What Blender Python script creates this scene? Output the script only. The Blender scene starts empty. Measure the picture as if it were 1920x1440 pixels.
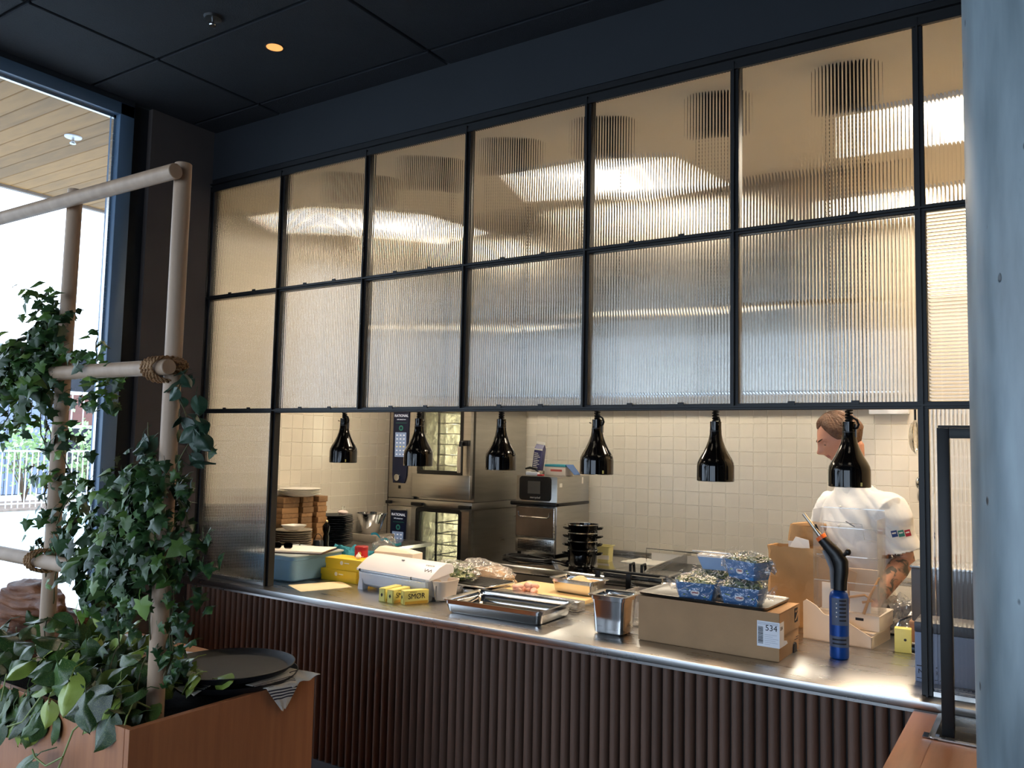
import bpy, bmesh, math, random
from mathutils import Vector, Matrix, noise as mnoise
R_ = random.Random(7)
PI = math.pi
sc = bpy.context.scene
COL = sc.collection

# ------------------------------------------------------------------ camera, light, exposure
def sr(h):
    h = h.lstrip('#')
    o = []
    for i in (0, 2, 4):
        c = int(h[i:i + 2], 16) / 255
        o.append(c / 12.92 if c <= .04045 else ((c + .055) / 1.055) ** 2.4)
    return (o[0], o[1], o[2], 1)

cam_d = bpy.data.cameras.new('camera')
cam = bpy.data.objects.new('camera', cam_d)
COL.objects.link(cam)
sc.camera = cam
cam_d.sensor_fit = 'HORIZONTAL'
cam_d.sensor_width = 36
cam_d.lens = 36 * 1540 / 1920
cam_d.clip_start = .05
cam_d.clip_end = 300
rt = Vector((0.83692141, 0.54691537, 0.02112206)); up = Vector((0.02313472, -0.07390644, 0.9969968)); fw = Vector((-0.54683393, 0.83391931, 0.07450661))
M3 = Matrix((rt, up, -fw)).transposed()
cam.matrix_world = Matrix.Translation((3.48211613, -2.99916627, 1.66839166)) @ M3.to_4x4()

sc.view_settings.view_transform = 'Standard'
sc.view_settings.look = 'None'
sc.view_settings.gamma = 1
sc.view_settings.use_curve_mapping = False
sc.view_settings.exposure = 0.0
sc.cycles.max_bounces = 14
sc.cycles.transmission_bounces = 12
sc.cycles.transparent_max_bounces = 24
sc.cycles.diffuse_bounces = 5
sc.cycles.glossy_bounces = 5
sc.cycles.caustics_refractive = True
sc.cycles.sample_clamp_indirect = 6
sc.cycles.blur_glossy = 1.0

SKY = 5.0          # overcast sky
LED = 37.0         # kitchen ceiling panels
w = bpy.data.worlds.new('overcast_sky')
sc.world = w
w.use_nodes = True
nt = w.node_tree
bg = nt.nodes['Background']
tc = nt.nodes.new('ShaderNodeTexCoord'); mp = nt.nodes.new('ShaderNodeMapping'); nz = nt.nodes.new('ShaderNodeTexNoise'); cr = nt.nodes.new('ShaderNodeValToRGB')
mp.inputs['Scale'].default_value = (1, 1, 3); nz.inputs['Scale'].default_value = 1.6
cr.color_ramp.elements[0].color = (.56, .74, 1.0, 1); cr.color_ramp.elements[1].color = (.78, .89, 1.0, 1)
nt.links.new(tc.outputs['Generated'], mp.inputs[0]); nt.links.new(mp.outputs[0], nz.inputs[0]); nt.links.new(nz.outputs[0], cr.inputs[0]); nt.links.new(cr.outputs[0], bg.inputs[0])
bg.inputs[1].default_value = SKY

def portal(loc, rot, sx, sy):
    d = bpy.data.lights.new('window_portal', 'AREA'); d.shape = 'RECTANGLE'; d.size = sx; d.size_y = sy; d.cycles.is_portal = True
    o = bpy.data.objects.new('window_portal', d); o.location = loc; o.rotation_euler = rot; COL.objects.link(o)
portal((-.66, -4.0, 1.7), (0, -PI / 2, 0), 3.4, 6.9)
portal((2.35, -7.52, 1.7), (PI / 2, 0, 0), 4.5, 2.9)

# ------------------------------------------------------------------ helpers
class MB:
    def __init__(s): s.bm = bmesh.new()
    def _fin(s, n0, mi, M):
        s.bm.faces.ensure_lookup_table()
        fs = s.bm.faces[n0:]
        for f in fs: f.material_index = mi
        if M is not None:
            vs = {v for f in fs for v in f.verts}
            bmesh.ops.transform(s.bm, matrix=M, verts=list(vs))
        return s
    def box(s, x0, x1, y0, y1, z0, z1, mi=0, bev=0, M=None, seg=2):
        n0 = len(s.bm.faces)
        if bev > 0:
            t = bmesh.new()
            bmesh.ops.create_cube(t, size=1, matrix=Matrix.Translation(((x0 + x1) / 2, (y0 + y1) / 2, (z0 + z1) / 2)) @ Matrix.Diagonal((x1 - x0, y1 - y0, z1 - z0, 1)))
            bmesh.ops.bevel(t, geom=t.edges[:], offset=bev, segments=seg, affect='EDGES', profile=.5)
            me = bpy.data.meshes.new('tmp'); t.to_mesh(me); t.free(); s.bm.from_mesh(me); bpy.data.meshes.remove(me)
        else:
            bmesh.ops.create_cube(s.bm, size=1, matrix=Matrix.Translation(((x0 + x1) / 2, (y0 + y1) / 2, (z0 + z1) / 2)) @ Matrix.Diagonal((x1 - x0, y1 - y0, z1 - z0, 1)))
        return s._fin(n0, mi, M)
    def cbox(s, c, d, mi=0, bev=0, M=None):
        return s.box(c[0] - d[0] / 2, c[0] + d[0] / 2, c[1] - d[1] / 2, c[1] + d[1] / 2, c[2] - d[2] / 2, c[2] + d[2] / 2, mi, bev, M)
    def loft(s, rings, mi=0, cap0=True, cap1=True, closed=True, M=None):
        n0 = len(s.bm.faces)
        vr = [[s.bm.verts.new(p) for p in r] for r in rings]
        n = len(rings[0])
        for a, b in zip(vr, vr[1:]):
            for i in range(n if closed else n - 1):
                j = (i + 1) % n
                try: s.bm.faces.new((a[i], a[j], b[j], b[i]))
                except ValueError: pass
        if cap0: s.bm.faces.new(list(reversed(vr[0])))
        if cap1: s.bm.faces.new(vr[-1])
        return s._fin(n0, mi, M)
    def lathe(s, prof, seg=24, mi=0, M=None, c=(0, 0), cap0=None, cap1=None):
        rings = []
        for r, z in prof:
            r = max(r, 1e-4)
            rings.append([(c[0] + r * math.cos(2 * PI * i / seg), c[1] + r * math.sin(2 * PI * i / seg), z) for i in range(seg)])
        return s.loft(rings, mi, prof[0][0] > 0 if cap0 is None else cap0, prof[-1][0] > 0 if cap1 is None else cap1, True, M)
    def tube(s, pts, r, seg=10, mi=0, cap=True, M=None):
        pts = [Vector(p) for p in pts]
        rs = r if isinstance(r, (list, tuple)) else [r] * len(pts)
        rings = []
        t = (pts[1] - pts[0]).normalized()
        a = Vector((0, 0, 1)) if abs(t.z) < .9 else Vector((1, 0, 0))
        u = t.cross(a).normalized()
        for i, p in enumerate(pts):
            t2 = (pts[min(i + 1, len(pts) - 1)] - pts[max(i - 1, 0)])
            t2 = t2.normalized() if t2.length > 1e-9 else t
            u = (u - t2 * u.dot(t2)); u = u.normalized() if u.length > 1e-6 else t2.orthogonal().normalized()
            v = t2.cross(u)
            rings.append([p + (u * math.cos(2 * PI * k / seg) + v * math.sin(2 * PI * k / seg)) * rs[i] for k in range(seg)])
        return s.loft(rings, mi, cap, cap, True, M)
    def prism(s, poly, z0, z1, mi=0, M=None):
        return s.loft([[(x, y, z0) for x, y in poly], [(x, y, z1) for x, y in poly]], mi, True, True, True, M)
    def quad(s, a, b, c, d, mi=0):
        f = s.bm.faces.new([s.bm.verts.new(p) for p in (a, b, c, d)]); f.material_index = mi; return s
    def grid(s, nu, nv, fn, mi=0, M=None, wrapu=False):
        n0 = len(s.bm.faces)
        g = [[s.bm.verts.new(fn(i / (nu - (0 if wrapu else 1)), j / (nv - 1))) for i in range(nu)] for j in range(nv)]
        for j in range(nv - 1):
            for i in range(nu if wrapu else nu - 1):
                k = (i + 1) % nu
                s.bm.faces.new((g[j][i], g[j][k], g[j + 1][k], g[j + 1][i]))
        return s._fin(n0, mi, M)
    def sphere(s, c, r, mi=0, seg=14, rings=10, M=None):
        rx, ry, rz = r if isinstance(r, (tuple, list)) else (r, r, r)
        n0 = len(s.bm.faces)
        bmesh.ops.create_uvsphere(s.bm, u_segments=seg, v_segments=rings, radius=1, matrix=Matrix.Translation(c) @ Matrix.Diagonal((rx, ry, rz, 1)))
        return s._fin(n0, mi, M)
    def mesh(s, name, mats, smooth=35):
        bmesh.ops.recalc_face_normals(s.bm, faces=s.bm.faces[:])
        me = bpy.data.meshes.new(name); s.bm.to_mesh(me); s.bm.free()
        for m in (mats if isinstance(mats, (list, tuple)) else [mats]): me.materials.append(m)
        if smooth:
            me.polygons.foreach_set('use_smooth', [True] * len(me.polygons))
            me.set_sharp_from_angle(angle=math.radians(smooth))
        return me

def put(name, me, parent=None, loc=None, rot=None, scale=None):
    o = bpy.data.objects.new(name, me); COL.objects.link(o)
    if parent is not None: o.parent = parent
    if loc is not None: o.location = loc
    if rot is not None: o.rotation_euler = rot
    if scale is not None: o.scale = scale
    return o
def obj(name, mb, mats, parent=None, loc=None, rot=None, smooth=35, label=None):
    o = put(name, mb.mesh(name, mats, smooth), parent, loc, rot)
    if label: o['label'] = label
    return o
def tag(o, label, cat, group=None, kind=None):
    o['label'] = label; o['category'] = cat
    if group: o['group'] = group
    if kind: o['kind'] = kind
    return o
def thing(name, label, cat, loc=(0, 0, 0), rz=0, group=None):
    o = bpy.data.objects.new(name, None); COL.objects.link(o); o.empty_display_size = .05
    o.location = loc; o.rotation_euler = (0, 0, rz)
    return tag(o, label, cat, group)
def struct(name, mb=None, mats=None, label=None, smooth=35):
    if mb is None:
        o = bpy.data.objects.new(name, None); COL.objects.link(o)
    else: o = obj(name, mb, mats, smooth=smooth)
    o['kind'] = 'structure'
    if label: o['label'] = label
    return o
def dup(root, loc, rz=None, label=None, group=None):
    def cp(o, par):
        c = o.copy(); COL.objects.link(c)
        if par is not None: c.parent = par
        for ch in list(o.children): cp(ch, c)
        return c
    r = cp(root, None); r.location = loc
    if rz is not None: r.rotation_euler = (0, 0, rz)
    if label: r['label'] = label
    if group: r['group'] = group
    return r
def text(name, body, size, mat, parent, loc, rot, ext=.0004, align='CENTER', sx=1):
    c = bpy.data.curves.new(name, 'FONT'); c.body = body; c.size = size; c.extrude = ext; c.align_x = align; c.align_y = 'CENTER'; c.resolution_u = 3
    t = bpy.data.objects.new('tmp_text', c); COL.objects.link(t)
    me = bpy.data.meshes.new_from_object(t.evaluated_get(bpy.context.evaluated_depsgraph_get())); bpy.data.objects.remove(t); bpy.data.curves.remove(c)
    me.materials.clear(); me.materials.append(mat)
    return put(name, me, parent, loc, rot, (sx, 1, 1))
def rrect(lx, ly, r, n=4, cx=0, cy=0, z=0):
    p = []
    for (sx, sy, a0) in ((1, 1, 0), (-1, 1, PI / 2), (-1, -1, PI), (1, -1, 3 * PI / 2)):
        for k in range(n + 1):
            a = a0 + PI / 2 * k / n
            p.append((cx + sx * (lx / 2 - r) + r * math.cos(a), cy + sy * (ly / 2 - r) + r * math.sin(a), z))
    return p

# ------------------------------------------------------------------ materials
MATS = {}
def mat(name, col, rough=.5, metal=0, var=0, vs=6, bump=0, bs=60, spec=.5, stretch=(1, 1, 1), coat=0, emit=None, es=1, alpha=1, trans=0, ior=1.45, rv=0, col2=None, coord='Object', sss=0, rnd=0):
    m = bpy.data.materials.new(name); m.use_nodes = True
    n = m.node_tree; b = n.nodes['Principled BSDF']; L = n.links
    c = sr(col) if isinstance(col, str) else col
    b.inputs['Base Color'].default_value = c
    b.inputs['Roughness'].default_value = rough; b.inputs['Metallic'].default_value = metal
    b.inputs['Specular IOR Level'].default_value = spec; b.inputs['IOR'].default_value = ior
    b.inputs['Coat Weight'].default_value = coat; b.inputs['Transmission Weight'].default_value = trans; b.inputs['Alpha'].default_value = alpha
    if sss: b.inputs['Subsurface Weight'].default_value = sss; b.inputs['Subsurface Radius'].default_value = (.02, .008, .004); b.inputs['Subsurface Scale'].default_value = .6
    if emit is not None:
        b.inputs['Emission Color'].default_value = sr(emit) if isinstance(emit, str) else emit; b.inputs['Emission Strength'].default_value = es
    if var or bump or rv or col2 or rnd:
        t = n.nodes.new('ShaderNodeTexCoord'); mp = n.nodes.new('ShaderNodeMapping'); mp.inputs['Scale'].default_value = stretch
        L.new(t.outputs[coord], mp.inputs[0])
        nz = n.nodes.new('ShaderNodeTexNoise'); nz.inputs['Scale'].default_value = vs; nz.inputs['Detail'].default_value = 6; L.new(mp.outputs[0], nz.inputs[0])
        if var or col2 or rnd:
            r = n.nodes.new('ShaderNodeValToRGB'); r.color_ramp.elements[0].position = .3; r.color_ramp.elements[1].position = .72
            c2 = sr(col2) if col2 else tuple(min(1, x * (1 + var)) for x in c[:3]) + (1,)
            c1 = c if col2 else tuple(x * (1 - var) for x in c[:3]) + (1,)
            r.color_ramp.elements[0].color = c1; r.color_ramp.elements[1].color = c2
            if rnd:
                oi = n.nodes.new('ShaderNodeObjectInfo'); ma = n.nodes.new('ShaderNodeMath'); ma.operation = 'MULTIPLY_ADD'
                ma.inputs[1].default_value = rnd; L.new(oi.outputs['Random'], ma.inputs[0])
                sb = n.nodes.new('ShaderNodeMath'); sb.operation = 'SUBTRACT'; sb.inputs[1].default_value = rnd / 2
                L.new(nz.outputs[0], sb.inputs[0]); L.new(sb.outputs[0], ma.inputs[2]); L.new(ma.outputs[0], r.inputs[0])
            else: L.new(nz.outputs[0], r.inputs[0])
            L.new(r.outputs[0], b.inputs['Base Color'])
        if rv:
            mr = n.nodes.new('ShaderNodeMapRange'); mr.inputs['To Min'].default_value = max(.02, rough - rv); mr.inputs['To Max'].default_value = rough + rv
            L.new(nz.outputs[0], mr.inputs[0]); L.new(mr.outputs[0], b.inputs['Roughness'])
        if bump:
            n2 = n.nodes.new('ShaderNodeTexNoise'); n2.inputs['Scale'].default_value = bs; n2.inputs['Detail'].default_value = 4; L.new(mp.outputs[0], n2.inputs[0])
            bp = n.nodes.new('ShaderNodeBump'); bp.inputs['Strength'].default_value = bump; bp.inputs['Distance'].default_value = .01
            L.new(n2.outputs[0], bp.inputs['Height']); L.new(bp.outputs[0], b.inputs['Normal'])
    MATS[name] = m
    return m
def clear(name, tint=(1, 1, 1, 1), gloss=.08, rough=.03, bump=0, bs=20, haze=0, hazec=(.8, .8, .8, 1)):
    """thin clear sheet: transparent with a fresnel sheen and optional milky haze"""
    m = bpy.data.materials.new(name); m.use_nodes = True; n = m.node_tree; L = n.links
    n.nodes.remove(n.nodes['Principled BSDF']); out = n.nodes['Material Output']
    tr = n.nodes.new('ShaderNodeBsdfTransparent'); tr.inputs[0].default_value = tint
    gl = n.nodes.new('ShaderNodeBsdfGlossy'); gl.inputs['Roughness'].default_value = rough
    lw = n.nodes.new('ShaderNodeLayerWeight'); lw.inputs[0].default_value = .25
    ma = n.nodes.new('ShaderNodeMath'); ma.operation = 'MULTIPLY_ADD'; ma.inputs[1].default_value = .5; ma.inputs[2].default_value = gloss; ma.use_clamp = True
    L.new(lw.outputs['Fresnel'], ma.inputs[0])
    mx = n.nodes.new('ShaderNodeMixShader'); L.new(ma.outputs[0], mx.inputs[0]); L.new(tr.outputs[0], mx.inputs[1]); L.new(gl.outputs[0], mx.inputs[2])
    last = mx
    if haze:
        df = n.nodes.new('ShaderNodeBsdfDiffuse'); df.inputs[0].default_value = hazec
        m2 = n.nodes.new('ShaderNodeMixShader'); m2.inputs[0].default_value = haze; L.new(mx.outputs[0], m2.inputs[1]); L.new(df.outputs[0], m2.inputs[2]); last = m2
    if bump:
        t = n.nodes.new('ShaderNodeTexCoord'); nz = n.nodes.new('ShaderNodeTexNoise'); nz.inputs['Scale'].default_value = bs; L.new(t.outputs['Object'], nz.inputs[0])
        bp = n.nodes.new('ShaderNodeBump'); bp.inputs['Strength'].default_value = bump; bp.inputs['Distance'].default_value = .02; L.new(nz.outputs[0], bp.inputs['Height'])
        L.new(bp.outputs[0], gl.inputs['Normal'])
    L.new(last.outputs[0], out.inputs[0]); MATS[name] = m
    return m

def glass_mat(name, rough=0.0, col=(1, 1, 1, 1), ior=1.45):
    m = bpy.data.materials.new(name); m.use_nodes = True; n = m.node_tree
    n.nodes.remove(n.nodes['Principled BSDF']); g = n.nodes.new('ShaderNodeBsdfGlass')
    g.inputs['Roughness'].default_value = rough; g.inputs['IOR'].default_value = ior; g.inputs['Color'].default_value = col
    n.links.new(g.outputs[0], n.nodes['Material Output'].inputs[0]); return m

m_black = mat('black_steel', '#0c0d10', .48, 0, var=.25, vs=9)
m_darkceil = mat('dark_acoustic_tile', '#1b1e24', .9, 0, var=.12, vs=5, bump=.3, bs=220)
m_darkwall = mat('dark_paint', '#1c2026', .75, 0, var=.08, vs=3)
m_floor = mat('dark_floor', '#3a3d42', .5, 0, var=.15, vs=2, rv=.1)
m_kfloor = mat('kitchen_floor', '#8d867a', .5, 0, var=.1, vs=4)
m_kceil = mat('cream_ceiling', '#e4d8c4', .8, 0, var=.03, vs=2)
m_tile = mat('glazed_tile', '#cfc7b8', .22, 0, var=.03, vs=3, rnd=.5, rv=.05)
m_grout = mat('tile_grout', '#ece5d8', .85, 0, var=.05, vs=20)
m_steel = mat('brushed_steel', (.56, .55, .53, 1), .26, 1, var=.1, vs=5, stretch=(1, 1, 14), rv=.07)
m_steelh = mat('worktop_steel', (.45, .445, .44, 1), .28, 1, var=.04, vs=7, stretch=(.6, 4, 1), rv=.03)
m_polish = mat('polished_steel', (.68, .68, .68, 1), .11, 1, var=.05, vs=4, rv=.04)
m_oven = mat('oven_steel', (.52, .50, .46, 1), .3, 1, var=.08, vs=4, stretch=(1, 1, 10), rv=.06)
m_gloss = mat('gloss_black', '#030304', .07, 0, spec=.45, var=.1, vs=3)
m_cord = mat('cord_black', '#08080a', .6, 0, spec=.2, var=.1, vs=3)
m_plastic = mat('black_plastic', '#0c0c0e', .35, 0, var=.2, vs=8)
m_white = mat('white_plastic', '#e3e6ee', .32, 0, var=.03, vs=4)
m_card = mat('cardboard', '#a98763', .8, 0, var=.08, vs=7, bump=.1, bs=90)
m_cardw = mat('white_cardboard', '#e9dccb', .7, 0, var=.04, vs=6)
m_paper = mat('paper', '#efe9df', .8, 0, var=.03, vs=5)
m_print = mat('black_print', '#1b1c22', .6, 0, var=.1, vs=20)
m_bluepanel = mat('oven_panel_blue', '#141d3a', .3, 0, var=.08, vs=6)
# ------------------------------------------------------------------ setting
ZT, ZM, ZS, ZC = 3.130, 2.484, 1.828, .90
W = .6272
KX0, KX1, KY1 = -1.15, 3.95, 2.92
KCZ, DCZ = 3.2, 3.47
mb = MB(); mb.box(-.7, 9, -7.5, .02, -.05, 0); struct('floor', mb, m_floor)
mb = MB(); mb.box(KX0, KX1, .02, KY1, -.05, 0); struct('floor_kitchen', mb, m_kfloor)

# tiles
def tile_mesh(w_, h_, t):
    mb = MB(); b = .0012
    mb.loft([[(b - w_ / 2, 0, b - h_ / 2), (w_ / 2 - b, 0, b - h_ / 2), (w_ / 2 - b, 0, h_ / 2 - b), (b - w_ / 2, 0, h_ / 2 - b)],
             [(-w_ / 2, .0015, -h_ / 2), (w_ / 2, .0015, -h_ / 2), (w_ / 2, .0015, h_ / 2), (-w_ / 2, .0015, h_ / 2)],
             [(-w_ / 2, t, -h_ / 2), (w_ / 2, t, -h_ / 2), (w_ / 2, t, h_ / 2), (-w_ / 2, t, h_ / 2)]], 0, True, False)
    return mb.mesh('tile', m_tile, 0)
TM = tile_mesh(.0982, .0982, .006)
def tiled(root, frame, nx, nz, want):
    """frame(i,j)->location; rot; the tiles wanted singly become parts, the rest one stuff mesh"""
    loc, rot = frame
    rest = MB(); single = 0
    cells = [(i, j) for i in range(nx) for j in range(nz)]
    sel = set(want)
    for (i, j) in cells:
        p = loc(i, j)
        if (i, j) in sel:
            o = put('tile', TM, root, p, (0, 0, rot)); single += 1
        else:
            M = Matrix.Translation(p) @ Matrix.Rotation(rot, 4, 'Z')
            n = .0491
            v = [M @ Vector(q) for q in ((-n, 0, -n), (n, 0, -n), (n, 0, n), (-n, 0, n))]
            vb = [M @ Vector(q) for q in ((-n, .006, -n), (n, .006, -n), (n, .006, n), (-n, .006, n))]
            rest.loft([v, vb], 0, True, False)
    o = obj('tiles', rest, m_tile, root, smooth=0); o['kind'] = 'stuff'
    return single
# back wall
mb = MB(); mb.box(KX0 - .1, KX1 + .1, KY1, KY1 + .1, 0, KCZ)
wb = struct('wall_back', mb, m_grout, 'kitchen back wall of square beige tiles')
P = .1015
zo = .845
nx = int((KX1 - KX0) / P); nz = 23
want = [(i, j) for i in range(nx) for j in range(0, 11) if .25 < KX0 + (i + .5) * P < 2.95]
want = want[:300] if len(want) > 300 else want
print('tiles', len(want))
tiled(wb, (lambda i, j: (KX0 + (i + .5) * P, KY1 - .0028, zo + (j + .5) * P), 0), nx, nz, want)
# left kitchen wall
mb = MB(); mb.box(KX0 - .1, KX0, .02, KY1, 0, KCZ)
wl = struct('wall_left', mb, m_grout, 'kitchen side wall of square beige tiles')
want = [(i, j) for i in range(0, 21) for j in range(0, 14)]
tiled(wl, (lambda i, j: (KX0 + .0028, .03 + (i + .5) * P, zo + (j + .5) * P), PI / 2), int(2.88 / P), nz, want)
mb = MB(); mb.box(KX1, KX1 + .1, .02, KY1, 0, KCZ); struct('wall_right', mb, mat('warm_wall', '#cbb796', .7, var=.04, vs=3))
mb = MB(); mb.box(KX0 - .1, KX1 + .1, -.0, KY1 + .1, KCZ, KCZ + .05); struct('ceiling_kitchen', mb, m_kceil, 'cream kitchen ceiling')
# header wall over the glazing and the wall to the right of it
mb = MB(); mb.box(-.603, 9, -.026, .05, ZT + .055, DCZ); mb.box(KX1, 9, -.026, .1, 0, ZT + .055); mb.box(-1.25, -.62, -.03, .018, 0, DCZ)
struct('wall_front', mb, m_darkwall, 'dark painted wall above the fluted glazing')
# dining ceiling with tiles
mb = MB(); mb.box(-.7, 9, -7.5, 0, DCZ + .012, DCZ + .06)
ce = struct('ceiling', mb, mat('ceiling_grid', '#0c0d10', .8, var=.1, vs=5), 'black ceiling of large acoustic tiles')
xs = [-.60, -.035, 1.135, 2.30, 3.47, 4.64, 5.8, 7.0, 8.2]
ys = [-.005, -.18, -.775, -1.37, -1.965, -2.56, -3.155, -3.75, -4.345, -4.94, -5.535, -6.13, -6.725, -7.32]
g = .007
tcache = {}
for a, b in zip(xs, xs[1:]):
    for c, d in zip(ys, ys[1:]):
        k = (round(b - a, 3), round(c - d, 3))
        if k not in tcache:
            t = MB(); t.box(-k[0] / 2 + g, k[0] / 2 - g, -k[1] / 2 + g, k[1] / 2 - g, -.006, .012, bev=.004, seg=1); tcache[k] = t.mesh('ceiling_tile', m_darkceil)
        put('ceiling_tile', tcache[k], ce, ((a + b) / 2, (c + d) / 2, DCZ))
m_warmroom = mat('warm_plaster', '#8f7c69', .8, var=.1, vs=1)
mb = MB(); mb.box(9, 9.1, -7.6, 0, 0, DCZ); struct('wall_east', mb, m_warmroom)
mb = MB(); mb.box(-.7, 9, -7.6, -7.5, 0, .25); mb.box(-.7, 9, -7.6, -7.5, 3.15, DCZ + .06); mb.box(-.7, .1, -7.6, -7.5, .25, 3.15); mb.box(4.6, 9, -7.6, -7.5, .25, 3.15); struct('wall_south', mb, m_warmroom)
win2 = struct('window_2', None, None, 'window behind the camera')
for k in range(4):
    f = MB(); x = .1 + k * 1.5 - (.03 if k else 0); f.box(x, x + .06, -7.58, -7.5, .25, 3.15); obj('mullion', f, m_darkwall, win2)
# window wall: corner pier, frame, glass
m_pier = mat('warm_dark_paint', '#4d4644', .8, var=.06, vs=4)
m_frame = mat('sky_sheen_frame', '#5f7a96', .35, var=.05, vs=4)  # blue of the reflected sky put into the frame colour
mb = MB(); mb.box(-.70, -.603, -.425, 0, 0, DCZ); mb.box(-.74, -.64, -.53, -.425, 0, DCZ, 1)  # recess strip takes the darker paint to stand in for its shade
struct('wall_window_side', mb, [m_pier, m_darkwall], 'dark pier between the window and the glazed partition')
win = struct('window_1', None, None, 'floor to ceiling window with frame tinted by painted sky sheen')
def bar(mb, x0, x1, y0, y1, z0, z1, mi=0): mb.box(x0, x1, min(y0, y1), max(y0, y1), z0, z1, mi, .003)
f = MB()
zb, zt_ = .06, 3.44
bar(f, -.70, -.60, -.53, -.61, zb, zt_)
bar(f, -.70, -.60, -.53, -7.5, 3.375, zt_); bar(f, -.70, -.60, -.53, -7.5, 0, zb)
for y in (-2.35, -4.2, -6.05): bar(f, -.70, -.60, y, y - .08, zb, zt_)
obj('window_frame', f, m_frame, win)
f = MB()
for y0, y1 in ((-.61, -2.35), (-2.43, -4.2), (-4.28, -6.05), (-6.13, -7.5)):
    f.box(-.662, -.640, y0 - .012, y0, zb, 3.375); f.box(-.662, -.640, y1, y1 + .012, zb, 3.375); f.box(-.662, -.640, y1, y0, 3.36, 3.375); f.box(-.662, -.640, y1, y0, zb, zb + .015)
obj('glazing_bead', f, m_steel, win)
mglass = clear('window_glass', gloss=.0, rough=.0)
for y0, y1 in ((-.61, -2.35), (-2.43, -4.2), (-4.28, -6.05), (-6.13, -7.5)):
    f = MB(); f.box(-.653, -.649, y1, y0, zb, 3.375); obj('pane', f, mglass, win, smooth=0)
mb = MB(); mb.box(-.72, -.603, -7.6, -.53, DCZ - .03, DCZ + .05); struct('trim_1', mb, m_darkwall)

# ------------------------------------------------------------------ glazed partition
m_flute = glass_mat('fluted_glass', .04, (.985, .99, .985, 1))
def flute_mesh(w_, h_, pitch=.0118, depth=.0015, vertical=True):
    mb = MB()
    L, H = (w_, h_) if vertical else (h_, w_)
    n = round(L / pitch); p = L / n; sg = 6
    prof = []
    for i in range(n):
        for k in range(sg):
            t = k / sg; prof.append(((i + t) * p, .0015 + depth * (1 - (2 * t - 1) ** 2)))
    prof.append((L, .0015))
    rings = []
    for z in (0, H):
        a = [(x, -y, z) for x, y in prof] + [(x, .0025, z) for x, _ in reversed(prof)]
        rings.append([(q[0], q[1], q[2]) if vertical else (q[2], q[1], q[0]) for q in a])
    mb.loft(rings, 0, True, True)
    return mb.mesh('pane', m_flute, 28)
part = thing('glazed_partition', 'black steel grid partition of fluted glass above and beside the serving counter', 'partition', (0, 0, ZC))
b = .016
xsm = [-.603] + [W * i for i in range(7)]
def bars(mb, seglist):
    for s in seglist: mb.box(*s, 0, .0015, seg=1)
# mullions (thing local z = world - ZC)
for i, x in enumerate(xsm):
    zb_ = 0 if i in (0, 1, 6, 7) else ZS - ZC
    f = MB(); f.box(x - b, x + b, -.018, .022, zb_, ZT - ZC + .01, 0, .0015, seg=1); f.box(x - .003, x + .003, -.034, -.018, zb_, ZT - ZC + .01)
    obj('mullion', f, m_black, part)
for (z, x0, x1) in ((ZM, xsm[0], xsm[-1]), (ZS, xsm[0], xsm[-1])):
    f = MB(); f.box(x0, x1, -.0185, .0225, z - ZC - .012, z - ZC + .012, 0, .0015, seg=1); f.box(x0, x1, -.033, -.0185, z - ZC - .003, z - ZC + .003)
    for k in range(7):
        for t in (.33, .67):
            xx = xsm[k] + (xsm[k + 1] - xsm[k]) * t
            f.box(xx - .012, xx + .012, -.0225, -.0175, z - ZC + .004, z - ZC + .018)
    obj('transom', f, m_black, part)
f = MB(); f.box(xsm[0] - .016, 3.95, -.024, .03, ZT - ZC, ZT - ZC + .055, 0, .002, seg=1); f.box(xsm[0], 3.95, -.04, -.024, ZT - ZC + .02, ZT - ZC + .026); f.box(xsm[0], 3.95, -.03, -.02, ZT - ZC - .02, ZT - ZC)
obj('head_rail', f, m_black, part)
for (x0, x1) in ((xsm[0], xsm[1]), (xsm[6], xsm[7])):
    f = MB(); f.box(x0 + b, x1 - b, -.018, .022, .0, .018, 0, .0015, seg=1); obj('sill_rail', f, m_steel, part)
cache = {}
for k in range(7):
    x0, x1 = xsm[k] + b, xsm[k + 1] - b
    rows = [(ZM + .012, ZT, True), (ZS + .012, ZM - .012, k != 6)]
    if k in (0, 6): rows.append((ZC + .018, ZS - .012, True))
    for (z0, z1, vert) in rows:
        key = (round(x1 - x0, 4), round(z1 - z0, 4), vert)
        if key not in cache: cache[key] = flute_mesh(x1 - x0, z1 - z0, vertical=vert)
        put('pane', cache[key], part, (x0, .002, z0 - ZC))

# ------------------------------------------------------------------ serving counter
m_slat = mat('dark_oak', '#664f43', .55, var=.2, vs=7, stretch=(8, 8, .6), rnd=.35, bump=.15, bs=60)
ctr = thing('serving_counter', 'long steel topped serving counter faced with dark vertical half round slats', 'counter', (0, 0, 0))
f = MB(); f.box(-.603, 3.93, -.092, .86, .872, .90, 0, .002); f.box(-.603, 3.93, -.092, -.088, .862, .872)
obj('worktop', f, m_steelh, ctr)
f = MB(); f.box(KX0, -.603, .03, .86, .872, .90, 0, .002); f.box(KX0, -.58, .86, 2.10, .872, .90, 0, .002); obj('side_worktop', f, m_steelh, ctr)
f = MB(); f.box(-.603, 3.93, -.045, .80, .0, .871); f.box(KX0, -.603, .05, .80, 0, .871); f.box(KX0, -.62, .80, 2.08, 0, .871); obj('carcass', f, mat('carcass_black', '#101012', .7, var=.1), ctr)
f = MB(); f.box(-.603, 3.93, -.075, -.045, 0, .135, 0, .002); obj('kickboard', f, mat('kickboard_blue_grey', '#4c545e', .5, var=.06), ctr)
t = MB()
pr_ = [(.0185 * math.cos(a), -.030 * math.sin(a) ** .8 if math.sin(a) > 0 else 0) for a in [PI * k / 10 for k in range(11)]]
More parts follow.
